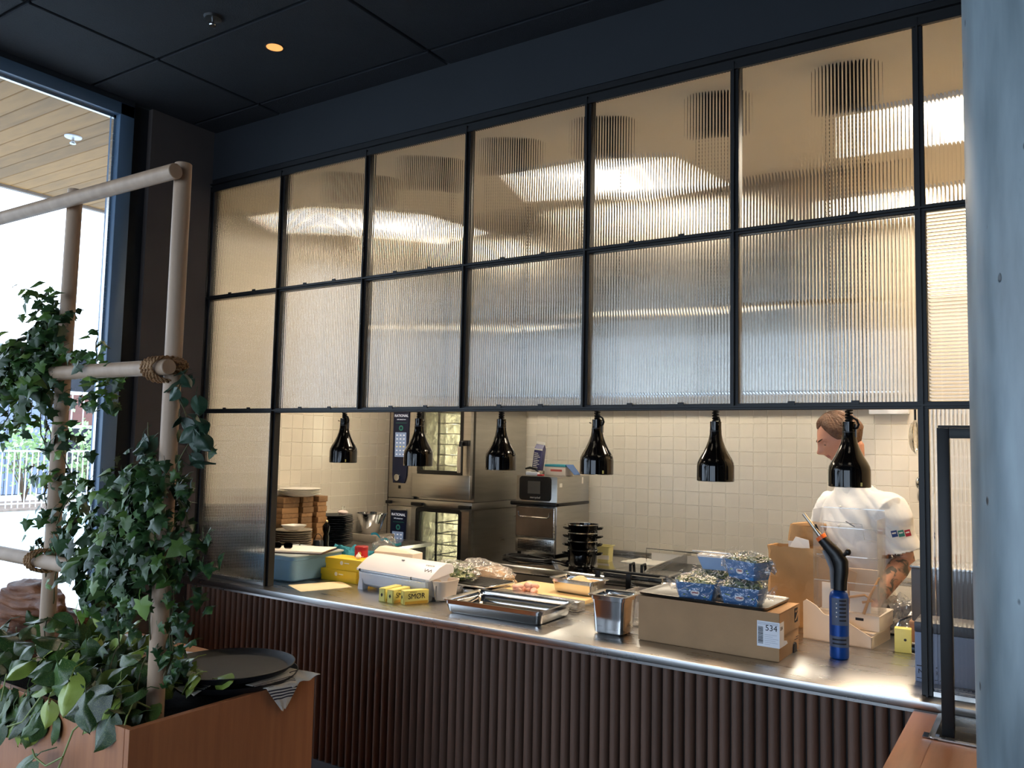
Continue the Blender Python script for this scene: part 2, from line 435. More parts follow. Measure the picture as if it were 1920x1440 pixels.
t.loft([[(x, y, 0) for x, y in pr_], [(x, y, .735) for x, y in pr_]], 0)
SL = t.mesh('slat', m_slat)
x = -.58
while x < 3.9:
    put('slat', SL, ctr, (x, -.045, .135)); x += .0432
f = MB(); f.box(.9, .902, -.0925, .2, .9001, .9003); obj('worktop_seam', f, m_steel, ctr)
# steel edge right of it continues behind the timber table
# ------------------------------------------------------------------ outside: eave, street
m_eave = mat('pine_boards', '#8e6835', .6, var=.22, vs=3.2, stretch=(.8, 5, 1), rnd=.5)
ea = thing('eave', 'pine boarded underside of the roof overhang outside the window', 'eave', (-.75, 0, 3.6))
t = MB(); t.box(-2.5, 0, -.0595, .0595, 0, .02, 0, .004, seg=1); EB = t.mesh('plank', m_eave)
y = -8
while y < 4.4:
    put('plank', EB, ea, (0, y, 0)); y += .1215
f = MB(); f.box(-2.5, 0, -8.1, 4.5, .021, .25); f.box(-2.54, -2.5, -8.1, 4.5, -.02, .25); obj('roof_edge', f, mat('eave_edge', '#8a8078', .6, var=.1), ea)
sp = thing('sprinkler_head', 'round white sprinkler head on the boards of the outdoor eave', 'sprinkler', (-1.76, -.24, 3.6))
f = MB(); f.lathe([(.0, -.012), (.05, -.008), (.052, -.001)], 20); obj('escutcheon', f, m_white, sp)
f = MB(); f.lathe([(.018, -.05), (.02, -.046), (.008, -.03), (.008, -.01)], 12); obj('nozzle', f, m_steel, sp)
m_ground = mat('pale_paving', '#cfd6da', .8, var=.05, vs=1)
m_asph = mat('asphalt', '#a9c3cc', .85, var=.08, vs=2)  # cyan tint of the outdoor haze put into the road colour
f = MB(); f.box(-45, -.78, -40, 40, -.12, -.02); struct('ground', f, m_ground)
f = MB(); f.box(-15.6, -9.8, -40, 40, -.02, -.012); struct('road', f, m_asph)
f = MB(); f.box(-18, -15.6, -40, 40, -.02, .04); struct('planting_strip', f, mat('bark_mulch', '#8d7a6d', .9, var=.3, vs=9))
# building behind the street
bd = thing('office_building', 'timber clad building across the street, paled by painted haze', 'building', (-21, 9, 0))
m_clad = mat('hazed_cladding', '#7d879c', .7, var=.12, vs=5, stretch=(1, 1, .2), rnd=.4)  # dark boards lightened, bluish haze put into their colour
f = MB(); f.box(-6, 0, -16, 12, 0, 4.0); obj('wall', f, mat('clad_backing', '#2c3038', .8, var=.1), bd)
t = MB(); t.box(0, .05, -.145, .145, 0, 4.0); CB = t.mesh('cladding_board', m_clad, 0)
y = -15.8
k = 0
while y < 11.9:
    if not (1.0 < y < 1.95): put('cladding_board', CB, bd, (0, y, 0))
    y += .31
f = MB(); f.box(-6.2, .3, -16.2, 12.2, 4.0, 4.18); obj('roof', f, mat('roof_grey', '#7c8590', .6, var=.1), bd)
f = MB(); f.box(0, .08, .9, 2.05, 1.9, 3.0); obj('window', f, m_white, bd)
for i in range(3):
    f = MB(); f.box(.081, .09, .98 + i * .35, .98 + i * .35 + .3, 2.0, 2.9); obj('window_pane', f, mat('red_blind_glass', '#6c4238', .2, var=.1) if i == 0 else MATS['red_blind_glass'], bd)
# railing
rl = thing('street_railing', 'thin white wire railing along the far side of the street', 'railing', (-15.9, 8, .04))
f = MB()
y = -14
posts = []
while y < 12:
    f.box(-.01, .01, y - .01, y + .01, 0, 1.25); y += .13
obj('baluster', f, m_white, rl)['kind'] = 'stuff'
f = MB(); f.box(-.02, .02, -14, 12, 1.25, 1.29); f.box(-.02, .02, -14, 12, .08, .11); obj('rail', f, m_white, rl)
# shrubs beyond the railing
m_shr = mat('hazed_leaf', '#a9c48c', .6, var=.25, vs=8, rnd=.3)  # leaf green paled to hold the overexposed haze outside
m_twig = mat('twig', '#6b5a48', .8, var=.1)
def shrub(cx, cy, h, lab, seed):
    r = random.Random(seed)
    s = thing('shrub', lab, 'shrub', (cx, cy, .04))
    f = MB()
    for k in range(9):
        a = r.uniform(0, 6.28); l = r.uniform(.5, .9) * h
        f.tube([(0, 0, 0), (.15 * math.cos(a), .15 * math.sin(a), l * .5), (.45 * math.cos(a), .45 * math.sin(a), l)], [.02, .014, .006], 5)
    obj('stem', f, m_twig, s)
    f = MB()
    for k in range(420):
        c = Vector((r.gauss(0, .30), r.gauss(0, .34), h * .62 + r.gauss(0, h * .2)))
        u = Vector((r.gauss(0, 1), r.gauss(0, 1), r.gauss(0, 1))).normalized(); v = u.orthogonal().normalized(); q = .075
        f.quad(c - u * q, c + v * q * .6, c + u * q, c - v * q * .6)
    o = obj('foliage', f, m_shr, s, smooth=0); o['kind'] = 'stuff'
for i, (cy, h, lab) in enumerate(((5.5, 1.9, 'pale green shrub across the street, furthest left of the row by the railing'), (7.2, 2.0, 'pale green shrub across the street, second from the left by the railing'), (8.8, 1.9, 'pale green shrub across the street behind the left trellis post'), (10.4, 1.7, 'pale green shrub across the street nearest the window frame'))):
    shrub(-17.1, cy, h, lab, i)

# ------------------------------------------------------------------ kitchen lights
m_led = mat('led_diffuser', '#ffffff', .5, emit=(1.0, .84, .64, 1), es=LED)
def led(x0, x1, y0, y1, lab):
    t = thing('ceiling_light_panel', lab, 'ceiling light', ((x0 + x1) / 2, (y0 + y1) / 2, KCZ), 0, 'square kitchen ceiling lights')
    a, c = (x1 - x0) / 2, (y1 - y0) / 2
    f = MB(); f.box(-a, a, -c, -c + .02, -.02, 0); f.box(-a, a, c - .02, c, -.02, 0); f.box(-a, -a + .02, -c + .02, c - .02, -.02, 0); f.box(a - .02, a, -c + .02, c - .02, -.02, 0)
    obj('frame', f, m_white, t)
    f = MB(); f.box(-a + .02, a - .02, -c + .02, c - .02, -.014, -.004); obj('diffuser', f, m_led, t, smooth=0)
led(-.80, -.20, .82, 1.42, 'square kitchen ceiling light glowing above the left panes')
led(1.12, 1.72, .82, 1.42, 'square kitchen ceiling light glowing behind the middle panes')
led(2.86, 3.46, .82, 1.42, 'square kitchen ceiling light glowing behind the top right pane')
led(2.72, 3.32, 2.12, 2.72, 'square kitchen ceiling light at the back, beside the hood')

# ------------------------------------------------------------------ hood
hd = thing('extractor_hood', 'long brushed stainless extractor hood over the cooking line', 'hood', (0, 1.5, 1.985))
f = MB()
prof = [(0, 0), (0, .47), (.03, .50), (.03, KCZ - 1.985 - .002), (1.36, KCZ - 1.985 - .002), (1.36, 0), (1.33, 0), (1.33, .38), (.03, .38), (.03, 0)]
f.loft([[(-.22, y, z) for y, z in prof], [(2.62, y, z) for y, z in prof]], 0)
f.box(-.22, -.215, 0, 1.36, 0, 1.2); f.box(2.615, 2.62, 0, 1.36, 0, 1.2)
obj('canopy', f, mat('hood_steel', (.40, .37, .33, 1), .28, 1, var=.08, vs=3, rv=.06), hd)
f = MB(); f.box(-.21, 2.61, .0, .05, -.012, .012, 0, .004); obj('drip_rim', f, m_polish, hd)
for i in range(5):
    f = MB(); x0 = -.15 + i * .535
    for k in range(9): f.box(x0 + .02 + k * .055, x0 + .05 + k * .055, .3, .8, .365, .378)
    f.box(x0, x0 + .52, .28, .30, .36, .379); f.box(x0, x0 + .52, .8, .82, .36, .379)
    obj('grease_filter', f, m_steel, hd)
m_hl = mat('hood_lamp_glow', '#ffffff', .4, emit=(1, .90, .72, 1), es=34)
for x in (.1, .8, 1.5, 2.25):
    f = MB(); f.box(x - .16, x + .16, .86, .98, .35, .378, 0, .006); obj('hood_lamp', f, m_hl, hd)

# ------------------------------------------------------------------ combi ovens
m_cav = mat('oven_cavity', (.74, .73, .66, 1), .22, 1, var=.15, vs=8, bump=.9, bs=14)
m_ovlamp = mat('oven_lamp', '#ffffff', .3, emit=(1, .94, .78, 1), es=26)
m_ovglass = clear('oven_glass', tint=(.82, .82, .74, 1), gloss=.06, rough=.05)
m_screen = mat('oven_screen', '#7f92b4', .25, emit='#8fa3c6', es=.25, var=.05)
m_dot = mat('screen_icon', '#dfe6f5', .4, emit='#dfe6f5', es=.4)
m_doty = mat('screen_icon_yellow', '#d8cf8a', .4, emit='#d8cf8a', es=.4)
def combi(loc, H, lab, win_z0, win_z1, pan_z0, pan_z1, handle, knob):
    t = thing('combi_oven', lab, 'oven', loc, 0, 'stacked combi ovens')
    Wd, D = .85, .76
    px_, wx0, wx1 = .26, .36, .75
    b_ = MB()   # carcass as panels round an open cavity
    b_.box(0, .275, 0, D, 0, H, 0, .006); b_.box(.275, Wd, .03, D, 0, win_z0 - .03); b_.box(.275, Wd, .03, D, win_z1 + .03, H)
    b_.box(.275, wx0 - .02, .03, D, win_z0 - .03, win_z1 + .03); b_.box(wx1 + .02, Wd, .03, D, win_z0 - .03, win_z1 + .03); b_.box(wx0 - .02, wx1 + .02, D - .2, D, win_z0 - .03, win_z1 + .03)
    obj('body', b_, m_oven, t)
    c = MB(); a0, a1, z0, z1, y1 = wx0 - .019, wx1 + .019, win_z0 - .029, win_z1 + .029, D - .202
    c.box(a0, a1, y1 - .004, y1, z0, z1); c.box(a0, a0 + .004, .04, y1, z0, z1); c.box(a1 - .004, a1, .04, y1, z0, z1); c.box(a0, a1, .04, y1, z0, z0 + .004); c.box(a0, a1, .04, y1, z1 - .004, z1)
    zz = z0 + .06
    c.lathe([(.11, 0), (.13, .008), (.13, .02), (.02, .03)], 20, M=Matrix.Translation(((a0 + a1) / 2, y1 - .005, (z0 + z1) / 2)) @ Matrix.Rotation(PI / 2, 4, 'X'))
    obj('cavity', c, m_cav, t)
    c = MB()
    for xx in (wx0 + .07, wx1 - .06):
        for yy in (.1, .4): c.box(xx - .007, xx + .007, yy, yy + .014, z0 + .01, z1 - .01)
        while zz < z1 - .03: zz += .1
    n = int((z1 - z0) / .085)
    for k in range(n):
        z = z0 + .06 + k * .085
        for xx in (wx0 + .07, wx1 - .06): c.box(xx - .012, xx + .012, .1, .42, z, z + .008)
        c.box(wx0 + .07, wx1 - .06, .11, .118, z, z + .007); c.box(wx0 + .07, wx1 - .06, .4, .408, z, z + .007)
    obj('shelf_rack', c, m_polish, t)
    c = MB(); c.box(a1 - .012, a1 - .005, .06, .16, z0 + .05, z1 - .05); obj('oven_lamp', c, m_ovlamp, t, smooth=0)
    d = MB()   # door
    d.box(.28, Wd, -.035, 0.0, .02, win_z0 - .03, 0, .004); d.box(.28, Wd, -.035, 0.0, win_z1 + .03, H - .01, 0, .004)
    d.box(.28, wx0 - .03, -.035, 0.0, win_z0 - .03, win_z1 + .03, 0); d.box(wx1 + .03, Wd, -.035, 0.0, win_z0 - .03, win_z1 + .03, 0)
    dr = obj('door', d, m_oven, t)
    d = MB(); a = [(x, -.038, z) for x, z, _ in [(p[0] + (wx0 + wx1) / 2, p[1] + (win_z0 + win_z1) / 2, 0) for p in rrect(wx1 - wx0 + .06, win_z1 - win_z0 + .06, .025)]]
    a2 = [(p[0] + (wx0 + wx1) / 2, -.038, p[1] + (win_z0 + win_z1) / 2) for p in rrect(wx1 - wx0, win_z1 - win_z0, .012)]
    a3 = [(x, -.0, z) for x, y, z in a2]; a4 = [(x, -.0, z) for x, y, z in a]
    d.loft([a4, a, a2, a3], 0, False, False); obj('window_seal', d, m_plastic, dr)
    d = MB(); d.box(wx0, wx1, -.022, -.018, win_z0, win_z1); obj('window_glass', d, m_ovglass, dr, smooth=0)
    if handle:
        h = MB(); hx = .79
        h.tube([(hx, -.035, handle + .22), (hx, -.08, handle + .22), (hx, -.085, handle + .18), (hx, -.085, handle + .0)], [.014, .016, .013, .011], 10); h.box(hx - .012, hx + .06, -.06, -.035, handle + .195, handle + .24, 0, .006)
        obj('handle', h, m_plastic, dr)
        h = MB(); h.box(hx - .014, hx + .012, -.104, -.088, handle - .01, handle + .19, 0, .005); obj('grip', h, mat('grip_silver', '#b9ae9c', .4, .3, var=.05), dr)
    # control panel
    c = MB()
    c.prism([(.045, 0), (.205, 0), (.215, .05), (.215, 1), (.035, 1), (.035, .05)], 0, 1)
    c = MB(); zz0, zz1 = pan_z0, pan_z1
    poly = [(.06, zz0), (.18, zz0), (.2, zz0 + .06), (.21, zz1), (.045, zz1), (.05, zz0 + .06)]
    c.loft([[(x, .0, z) for x, z in poly], [(x, -.012, z) for x, z in poly]], 0); pn = obj('control_panel', c, m_bluepanel, t)
    c = MB(); c.box(.04, .215, -.016, 0, zz1, zz1 + .012, 0, .003); obj('panel_trim', c, m_polish, pn)
    s0 = zz1 - .37
    c = MB(); c.box(.07, .188, -.0145, -.011, s0, s0 + .20, 0, .002, seg=1); obj('screen', c, m_screen, pn)
    c = MB(); c.box(.075, .188, -.0142, -.012, zz1 - .095, zz1 - .092); c.lathe([(.012, 0), (.022, 0), (.022, .002), (.012, .002)], 16, M=Matrix.Translation((.13, -.0125, zz1 - .135)) @ Matrix.Rotation(PI / 2, 4, 'X'), cap0=False, cap1=False)
    obj('panel_marks', c, mat('panel_green', '#2f6d63', .4, emit='#2f8f7a', es=.15) if 'panel_green' not in MATS else MATS['panel_green'], pn)
    c = MB(); d = MB()
    for r in range(6):
        for q in range(3):
            (d if r in (2,) else c).cbox((.093 + q * .036, -.0148, s0 + .022 + r * .031), (.016, .0012, .009))
    c2 = obj('icon', c, m_dot, pn, smooth=0); obj('icon', d, m_doty, pn, smooth=0)
    text('lettering', 'RATIONAL', .03, m_dot, pn, (.13, -.0125, zz1 - .035), (PI / 2, 0, 0))
    text('lettering', 'SelfCookingCenter', .0125, m_dot, pn, (.13, -.0125, zz1 - .065), (PI / 2, 0, 0))
    if knob:
        c = MB(); c.lathe([(.026, 0), (.029, .004), (.027, .022), (.0, .024)], 20, M=Matrix.Translation((.115, -.012, zz0 + .045)) @ Matrix.Rotation(PI / 2, 4, 'X')); obj('knob', c, m_polish, pn)
    c = MB(); c.box(.11, .135, -.002, 0, .075, .1); obj('badge', c, m_plastic, t)
    c = MB(); c.box(.276, .280, -.004, .03, .0, H); obj('door_gap', c, m_plastic, t)
    return t
OX, OY = -1.075, 2.13
combi((OX, OY, 1.225), .745, 'upper of two stacked stainless combi ovens, door handle on the right', .235, .70, .12, .70, .235, True)
combi((OX, OY, .16), 1.00, 'lower of two stacked stainless combi ovens, taller door with lit window', .42, .975, .55, .965, 0, False)
st = thing('oven_stand', 'stainless stand and stacking frame carrying the two combi ovens', 'stand', (OX, OY, 0))
f = MB(); f.box(0, .85, .0, .76, .12, .158, 0, .003); obj('frame', f, m_oven, st)
f = MB(); f.box(0.002, .85, .0, .76, 1.162, 1.222, 0, .004); obj('stacking_frame', f, m_oven, st)
for x in (.03, .78):
    for y in (.03, .69):
        f = MB(); f.box(x, x + .04, y, y + .04, 0, .12); obj('leg', f, m_oven, st)
for x, a in ((.0, .05), (.27, .11), (.74, .11)):
    f = MB(); f.box(x, x + a, -.03, 0.0, 1.175, 1.2, 0, .004); obj('hinge_block', f, m_plastic, st)
ps = thing('dark_strip', 'dark vertical strip between the tiled side wall and the ovens', 'pipe cover', (KX0 + .04, OY + .1, 0))
f = MB(); f.box(-.034, .032, -.03, .06, 0, 1.98, 0, .004); obj('cover', f, m_plastic, ps)  # black strip filling the dark gap left of the ovens

# ------------------------------------------------------------------ cooking line
CZ = .84
ck = thing('cooking_line', 'stainless cooking line along the back wall with rolled front edge', 'cooking range', (0, 0, 0))
f = MB()
pf = [(1.84, CZ - .055), (1.822, CZ - .05), (1.822, CZ - .042), (1.862, CZ - .003), (1.872, CZ), (2.9, CZ), (2.9, CZ - .05)]
f.loft([[(.12, y, z) for y, z in pf], [(3.6, y, z) for y, z in pf]], 0); obj('worktop', f, m_polish, ck)
f = MB(); f.box(.14, 3.58, 1.9, 2.9, .1, CZ - .05); m_ckf = mat('beige_lit_steel', (.66, .60, .52, 1), .5, .7, var=.05, vs=4); obj('body', f, m_ckf, ck)  # beige reflection of the lit cutting board put into this steel colour
for i in range(6):
    x0 = .16 + i * .57
    f = MB(); f.box(x0, x0 + .54, 1.872, 1.9, .15, .66, 0, .004); dr = obj('door', f, m_ckf, ck)
    f = MB(); f.tube([(x0 + .08, 1.872, .62), (x0 + .08, 1.845, .62), (x0 + .46, 1.845, .62), (x0 + .46, 1.872, .62)], .007, 8); obj('handle', f, m_polish, dr)
    f = MB(); f.lathe([(.022, 0), (.024, .02), (.0, .024)], 16, M=Matrix.Translation((x0 + .27, 1.898, .72)) @ Matrix.Rotation(PI / 2, 4, 'X')); obj('knob', f, m_plastic, ck)
f = MB(); f.box(.14, 3.58, 1.95, 2.85, 0, .1); obj('plinth', f, m_plastic, ck)
f = MB(); f.box(.12, 3.6, 2.893, 2.908, CZ, CZ + .03, 0, .002); obj('upstand', f, m_steel, ck)
# griddle with splash guard
gr = thing('griddle', 'flat steel griddle with sloping side splash guards on the cooking line', 'griddle', (1.60, 2.3, CZ))
f = MB(); f.box(-.3, .42, -.38, .36, .0, .02, 0, .004); obj('plate', f, mat('griddle_plate', (.18, .18, .17, 1), .3, 1, var=.2, vs=5), gr)
for sx in (-.3, ):
    f = MB(); poly = [(-.38, .02), (-.39, .045), (-.34, .06), (.40, .09), (.40, .02)]
    f.loft([[(sx, y, z) for y, z in poly], [(sx + .012, y, z) for y, z in poly]], 0); obj('splash_guard', f, m_steel, gr)
f = MB(); f.box(-.288, .42, .36, .372, 0.02, .07); obj('splash_back', f, m_steel, gr)
f = MB(); f.box(-.26, .38, -.37, -.33, .02, .026); obj('grease_slot', f, m_plastic, gr)
# fryer pans with black handles
fr = thing('bain_marie', 'sunken steel pan with lid and two black upright handles by the front edge', 'pan', (1.235, 2.03, CZ))
f = MB(); f.loft([rrect(.42, .34, .02, z=0), rrect(.42, .34, .02, z=.02), rrect(.39, .31, .02, z=.024)], 0); obj('lid', f, m_steel, fr)
for x in (-.06, .02):
    f = MB(); f.tube([(x, -.06, .022), (x, -.06, .07), (x, -.01, .075), (x, .0, .022)], .010, 8); obj('handle', f, m_plastic, fr)
f = MB(); f.box(-.26, .2, -.21, -.18, .03, .045, 0, .004); obj('front_bar', f, m_plastic, fr)
for x in (-.24, -.02):
    f = MB(); f.box(x, x + .035, -.215, -.195, -.10, .035, 0, .003); obj('bracket', f, m_plastic, fr)
wr = thing('wire_rail', 'thin steel wire guard rail standing at the back of the cooking line', 'rail', (1.28, 2.62, CZ))
f = MB(); f.tube([(-.28, 0, 0), (-.28, 0, .10), (.3, 0, .10), (.3, 0, 0)], .005, 8); obj('wire', f, m_polish, wr)
f = MB(); f.box(-.24, .28, .0, .003, .02, .075); obj('label_strip', f, m_paper, wr)

# ------------------------------------------------------------------ microwave oven
mw = thing('speed_oven', 'tall stainless countertop oven with black control panel and glass door', 'microwave', (.015, 2.36, CZ))
f = MB(); f.box(0, .365, .02, .53, .02, .60, 0, .006); obj('body', f, m_oven, mw)
for x in (.02, .32):
    for y in (.05, .45):
        f = MB(); f.lathe([(.015, 0), (.015, .02)], 10, c=(x, y)); obj('foot', f, m_plastic, mw)
f = MB(); f.loft([[(p[0] + .175, .018, p[1] + .505) for p in rrect(.28, .185, .025)], [(p[0] + .175, .006, p[1] + .505) for p in rrect(.275, .18, .025)]], 0); pn = obj('control_panel', f, m_plastic, mw)
f = MB(); f.box(.115, .225, .003, .006, .465, .56); obj('screen', f, mat('grey_screen', '#5a5854', .3, var=.1), pn)
text('lettering', 'merrychef', .022, m_paper, pn, (.18, .0055, .437), (PI / 2, 0, 0))
f = MB(); f.box(-.02, .385, -.035, .02, .375, .405, 0, .008); f.box(.366, .385, -.02, .5, .378, .402, 0, .005); obj('handle_bar', f, m_plastic, mw)
f = MB(); f.box(.01, .355, .0, .02, .135, .37, 0, .008); dr = obj('door', f, m_steel, mw)
f = MB(); f.box(.018, .347, -.004, .0, .145, .362, 0, .004, seg=1); obj('door_glass', f, mat('tinted_glass', '#8a7663', .14, .35, var=.25, vs=5), dr)
f = MB(); f.tube([(.04, -.008, .33), (.045, -.008, .30), (.06, -.008, .29), (.30, -.008, .29), (.315, -.008, .30), (.32, -.008, .33)], .005, 6); obj('trim_line', f, m_polish, dr)
f = MB(); f.box(.01, .355, .005, .02, .03, .13, 0, .003); vt = obj('vent_panel', f, m_steel, mw)
f = MB()
for i in range(22):
    for j in range(6): f.box(.035 + i * .0135, .042 + i * .0135, .002, .0052, .048 + j * .012, .054 + j * .012)
o = obj('vent_holes', f, m_plastic, vt, smooth=0); o['kind'] = 'stuff'
f = MB(); f.box(.366, .368, .05, .09, .52, .55); f.box(.366, .368, .40, .425, .54, .59); obj('sticker', f, m_paper, mw)

# ------------------------------------------------------------------ heat lamps
m_bulb = mat('heat_bulb', '#ffffff', .3, emit=(1, .62, .3, 1), es=14)
def make_lamp():
    t = thing('heat_lamp', '', 'heat lamp', (2.835, .36, 1.537), 0, 'black bottle shaped heat lamps over the counter')
    f = MB()
    pr = [(.074, 0), (.0765, .002), (.0765, .062), (.074, .078), (.066, .095), (.052, .118), (.039, .145), (.030, .17), (.025, .195), (.0235, .225), (.0235, .245), (.020, .245), (.020, .2), (.03, .165), (.048, .12), (.062, .095), (.071, .07), (.0725, .0)]
    f.lathe(pr, 36, cap0=False, cap1=False); f.lathe([(.0235, .244), (.0235, .249), (.006, .250)], 24)
    obj('shade', f, m_gloss, t, smooth=40)
    f = MB(); f.lathe([(.0238, .205), (.0245, .207), (.0245, .211), (.0238, .213)], 24, cap0=False, cap1=False); f.box(.0235, .0275, -.008, .008, .19, .24); obj('collar', f, m_plastic, t)
    f = MB(); f.tube([(.0, -.005, .262), (.015, -.012, .266), (.032, -.016, .255), (.038, -.016, .238), (.033, -.014, .226), (.024, -.01, .224)], .0045, 8); obj('cable_loop', f, m_cord, t)
    f = MB(); f.tube([(-.024, -.008, .232), (-.034, -.012, .235)], [.0016, .003], 6); obj('screw', f, m_polish, t)
    f = MB(); f.box(.045, .056, -.058, -.055, .006, .02); obj('rating_sticker', f, mat('brass_sticker', '#b7a24d', .5, var=.1) if 'brass_sticker' not in MATS else MATS['brass_sticker'], t)
    f = MB(); pts = []
    turns, z0, z1 = 84, .250, 1.5
    for i in range(turns * 8 + 1):
        u = i / (turns * 8); z = z0 + (z1 - z0) * u; r = .0115 if u < .98 else .006
        r = .004 if i == 0 else r
        zz = z0 + (z1 - z0) * u ** 1.1
        pts.append((r * math.cos(2 * PI * i / 8), r * math.sin(2 * PI * i / 8), zz))
    f.tube(pts, .0042, 6); obj('coiled_cord', f, m_cord, t)
    f = MB(); f.lathe([(.02, 1.485), (.052, 1.49), (.058, 1.50), (.058, 1.655), (.05, 1.662)], 28); obj('ceiling_mount', f, m_cord, t)
    f = MB(); f.lathe([(.0, .05), (.03, .06), (.042, .085), (.04, .11), (.02, .15)], 18); obj('bulb', f, m_bulb, t)
    return t
lx = (.156, .700, 1.222, 1.750, 2.307, 2.835)
lab = ('black heat lamp hanging alone before the side wall tiles, leftmost of the row', 'black heat lamp hanging before the control panel of the upper oven', 'black heat lamp hanging before the side of the upper oven',
       'black heat lamp hanging to the right of the countertop oven', 'black heat lamp hanging before plain tiles between oven and cook', 'black heat lamp hanging in front of the face of the cook')
L0 = make_lamp(); L0['label'] = lab[5]
for i in range(5): dup(L0, (lx[i], .36, (1.552, 1.550, 1.547, 1.545, 1.537)[i]), (.2, PI - .3, 2.6, .1, 1.9)[i], lab[i])
def plamp(loc, e, col, rad):
    d = bpy.data.lights.new('heat_bulb_light', 'SPOT'); d.energy = e; d.color = col; d.shadow_soft_size = rad; d.spot_size = math.radians(95); d.spot_blend = .5
    o = bpy.data.objects.new('heat_bulb_light', d); o.location = loc; COL.objects.link(o)
for x in lx: plamp((x, .36, 1.58), 5.5, (1, .62, .33), .03)

# ------------------------------------------------------------------ ceiling fittings in the dining room
dl = thing('downlight', 'recessed round downlight glowing orange in the black ceiling', 'downlight', (.551, -.571, DCZ - .006))
f = MB(); f.lathe([(.036, -.001), (.043, -.003), (.044, -.0), (.044, .002)], 28, cap0=False, cap1=False); obj('rim', f, m_plastic, dl)
f = MB(); f.lathe([(.037, -.002), (.034, -.0015), (.0, -.001)], 28, cap0=False); obj('reflector', f, mat('amber_reflector', '#d08a45', .4, emit=(1, .45, .14, 1), es=1.1), dl)
sp2 = thing('ceiling_sprinkler', 'small black sprinkler head in the dark ceiling beyond the downlight', 'sprinkler', (.535, -.89, DCZ - .006))
f = MB(); f.lathe([(.0, -.012), (.035, -.010), (.04, 0)], 20); obj('escutcheon', f, m_black, sp2)
f = MB(); f.lathe([(.014, -.04), (.016, -.036), (.006, -.03), (.006, -.01)], 12); obj('nozzle', f, m_polish, sp2)

# ------------------------------------------------------------------ concrete column
def concrete():
    m = bpy.data.materials.new('concrete'); m.use_nodes = True; n = m.node_tree; L = n.links; b = n.nodes['Principled BSDF']
    t = n.nodes.new('ShaderNodeTexCoord'); mp = n.nodes.new('ShaderNodeMapping'); mp.inputs['Scale'].default_value = (4, 4, .8); L.new(t.outputs['Object'], mp.inputs[0])
    a = n.nodes.new('ShaderNodeTexNoise'); a.inputs['Scale'].default_value = 2.5; a.inputs['Detail'].default_value = 8; L.new(mp.outputs[0], a.inputs[0])
    r = n.nodes.new('ShaderNodeValToRGB'); r.color_ramp.elements[0].position = .32; r.color_ramp.elements[1].position = .7; r.color_ramp.elements[0].color = sr('#5a666c'); r.color_ramp.elements[1].color = sr('#98a6ac'); L.new(a.outputs[0], r.inputs[0])
    v = n.nodes.new('ShaderNodeTexVoronoi'); v.inputs['Scale'].default_value = 22; mp2 = n.nodes.new('ShaderNodeMapping'); mp2.inputs['Scale'].default_value = (1, 1, .55); L.new(t.outputs['Object'], mp2.inputs[0]); L.new(mp2.outputs[0], v.inputs[0])
    vr = n.nodes.new('ShaderNodeValToRGB'); vr.color_ramp.elements[0].position = .06; vr.color_ramp.elements[1].position = .10; vr.color_ramp.elements[0].color = (.12, .12, .13, 1); vr.color_ramp.elements[1].color = (1, 1, 1, 1); L.new(v.outputs['Distance'], vr.inputs[0])
    mx = n.nodes.new('ShaderNodeMix'); mx.data_type = 'RGBA'; mx.blend_type = 'MULTIPLY'; mx.inputs[0].default_value = .9; L.new(r.outputs[0], mx.inputs[6]); L.new(vr.outputs[0], mx.inputs[7]); L.new(mx.outputs[2], b.inputs['Base Color'])
    mr = n.nodes.new('ShaderNodeMapRange'); mr.inputs['To Min'].default_value = .22; mr.inputs['To Max'].default_value = .45; L.new(a.outputs[0], mr.inputs[0]); L.new(mr.outputs[0], b.inputs['Roughness'])
    bp = n.nodes.new('ShaderNodeBump'); bp.inputs['Strength'].default_value = .35; bp.inputs['Distance'].default_value = .004; L.new(vr.outputs[0], bp.inputs['Height']); L.new(bp.outputs[0], b.inputs['Normal'])
    return m
f = MB(); f.lathe([(.20, 0), (.20, DCZ + .005)], 96, c=(3.565, -1.35)); struct('column', f, concrete(), 'round bare concrete column beside the counter', smooth=60)

# ------------------------------------------------------------------ timber side table, steel bins, black frame
m_oak = mat('orange_oak', '#a86c45', .38, var=.12, vs=5, stretch=(10, 1, 10), bump=.05, bs=60)
tb = thing('timber_side_table', 'orange brown timber top running from the counter towards the column', 'table', (3.105, -.098, 0))
f = MB(); hx0, hx1, hy0, hy1 = .075, .50, -.225, -.0
f.box(0, .08, -1.03, 0, .84, .870, 0, .002); f.box(.52, .8, -1.03, 0, .84, .870); f.box(.08, .52, -1.03, -.245, .84, .870); f.box(.08, .52, -.012, 0, .84, .87)
obj('table_top', f, m_oak, tb)
f = MB(); f.box(.02, .8, -1.02, -.02, .0, .06); f.box(.02, .04, -1.02, -.02, .06, .84); f.box(.02, .8, -1.02, -1.0, .06, .84); obj('carcass', f, m_oak, tb)
bn = thing('drop_in_steel_bin', 'steel bin with bright rim let into the timber top', 'bin', (3.405, -.227, .870))
o_ = rrect(.46, .26, .015); i_ = rrect(.43, .232, .012); b_ = rrect(.41, .21, .02)
f = MB(); f.loft([[(x, y, .002) for x, y, z in o_], [(x, y, .006) for x, y, z in o_], [(x, y, .006) for x, y, z in i_], [(x, y, -.15) for x, y, z in b_], [(x, y, -.152) for x, y, z in b_]][0:5], 0, False, True); obj('pan', f, m_steel, bn)
f = MB(); f.box(-.245, -.205, -.13, -.085, .002, .004); obj('corner_tab', f, m_polish, bn)
bf = thing('black_stand', 'open black steel frame standing on the timber top by the column', 'frame', (3.205, -.30, .870))
f = MB(); f.box(0, .032, -.012, .018, .0, .876, 0, .002); obj('post', f, m_black, bf)
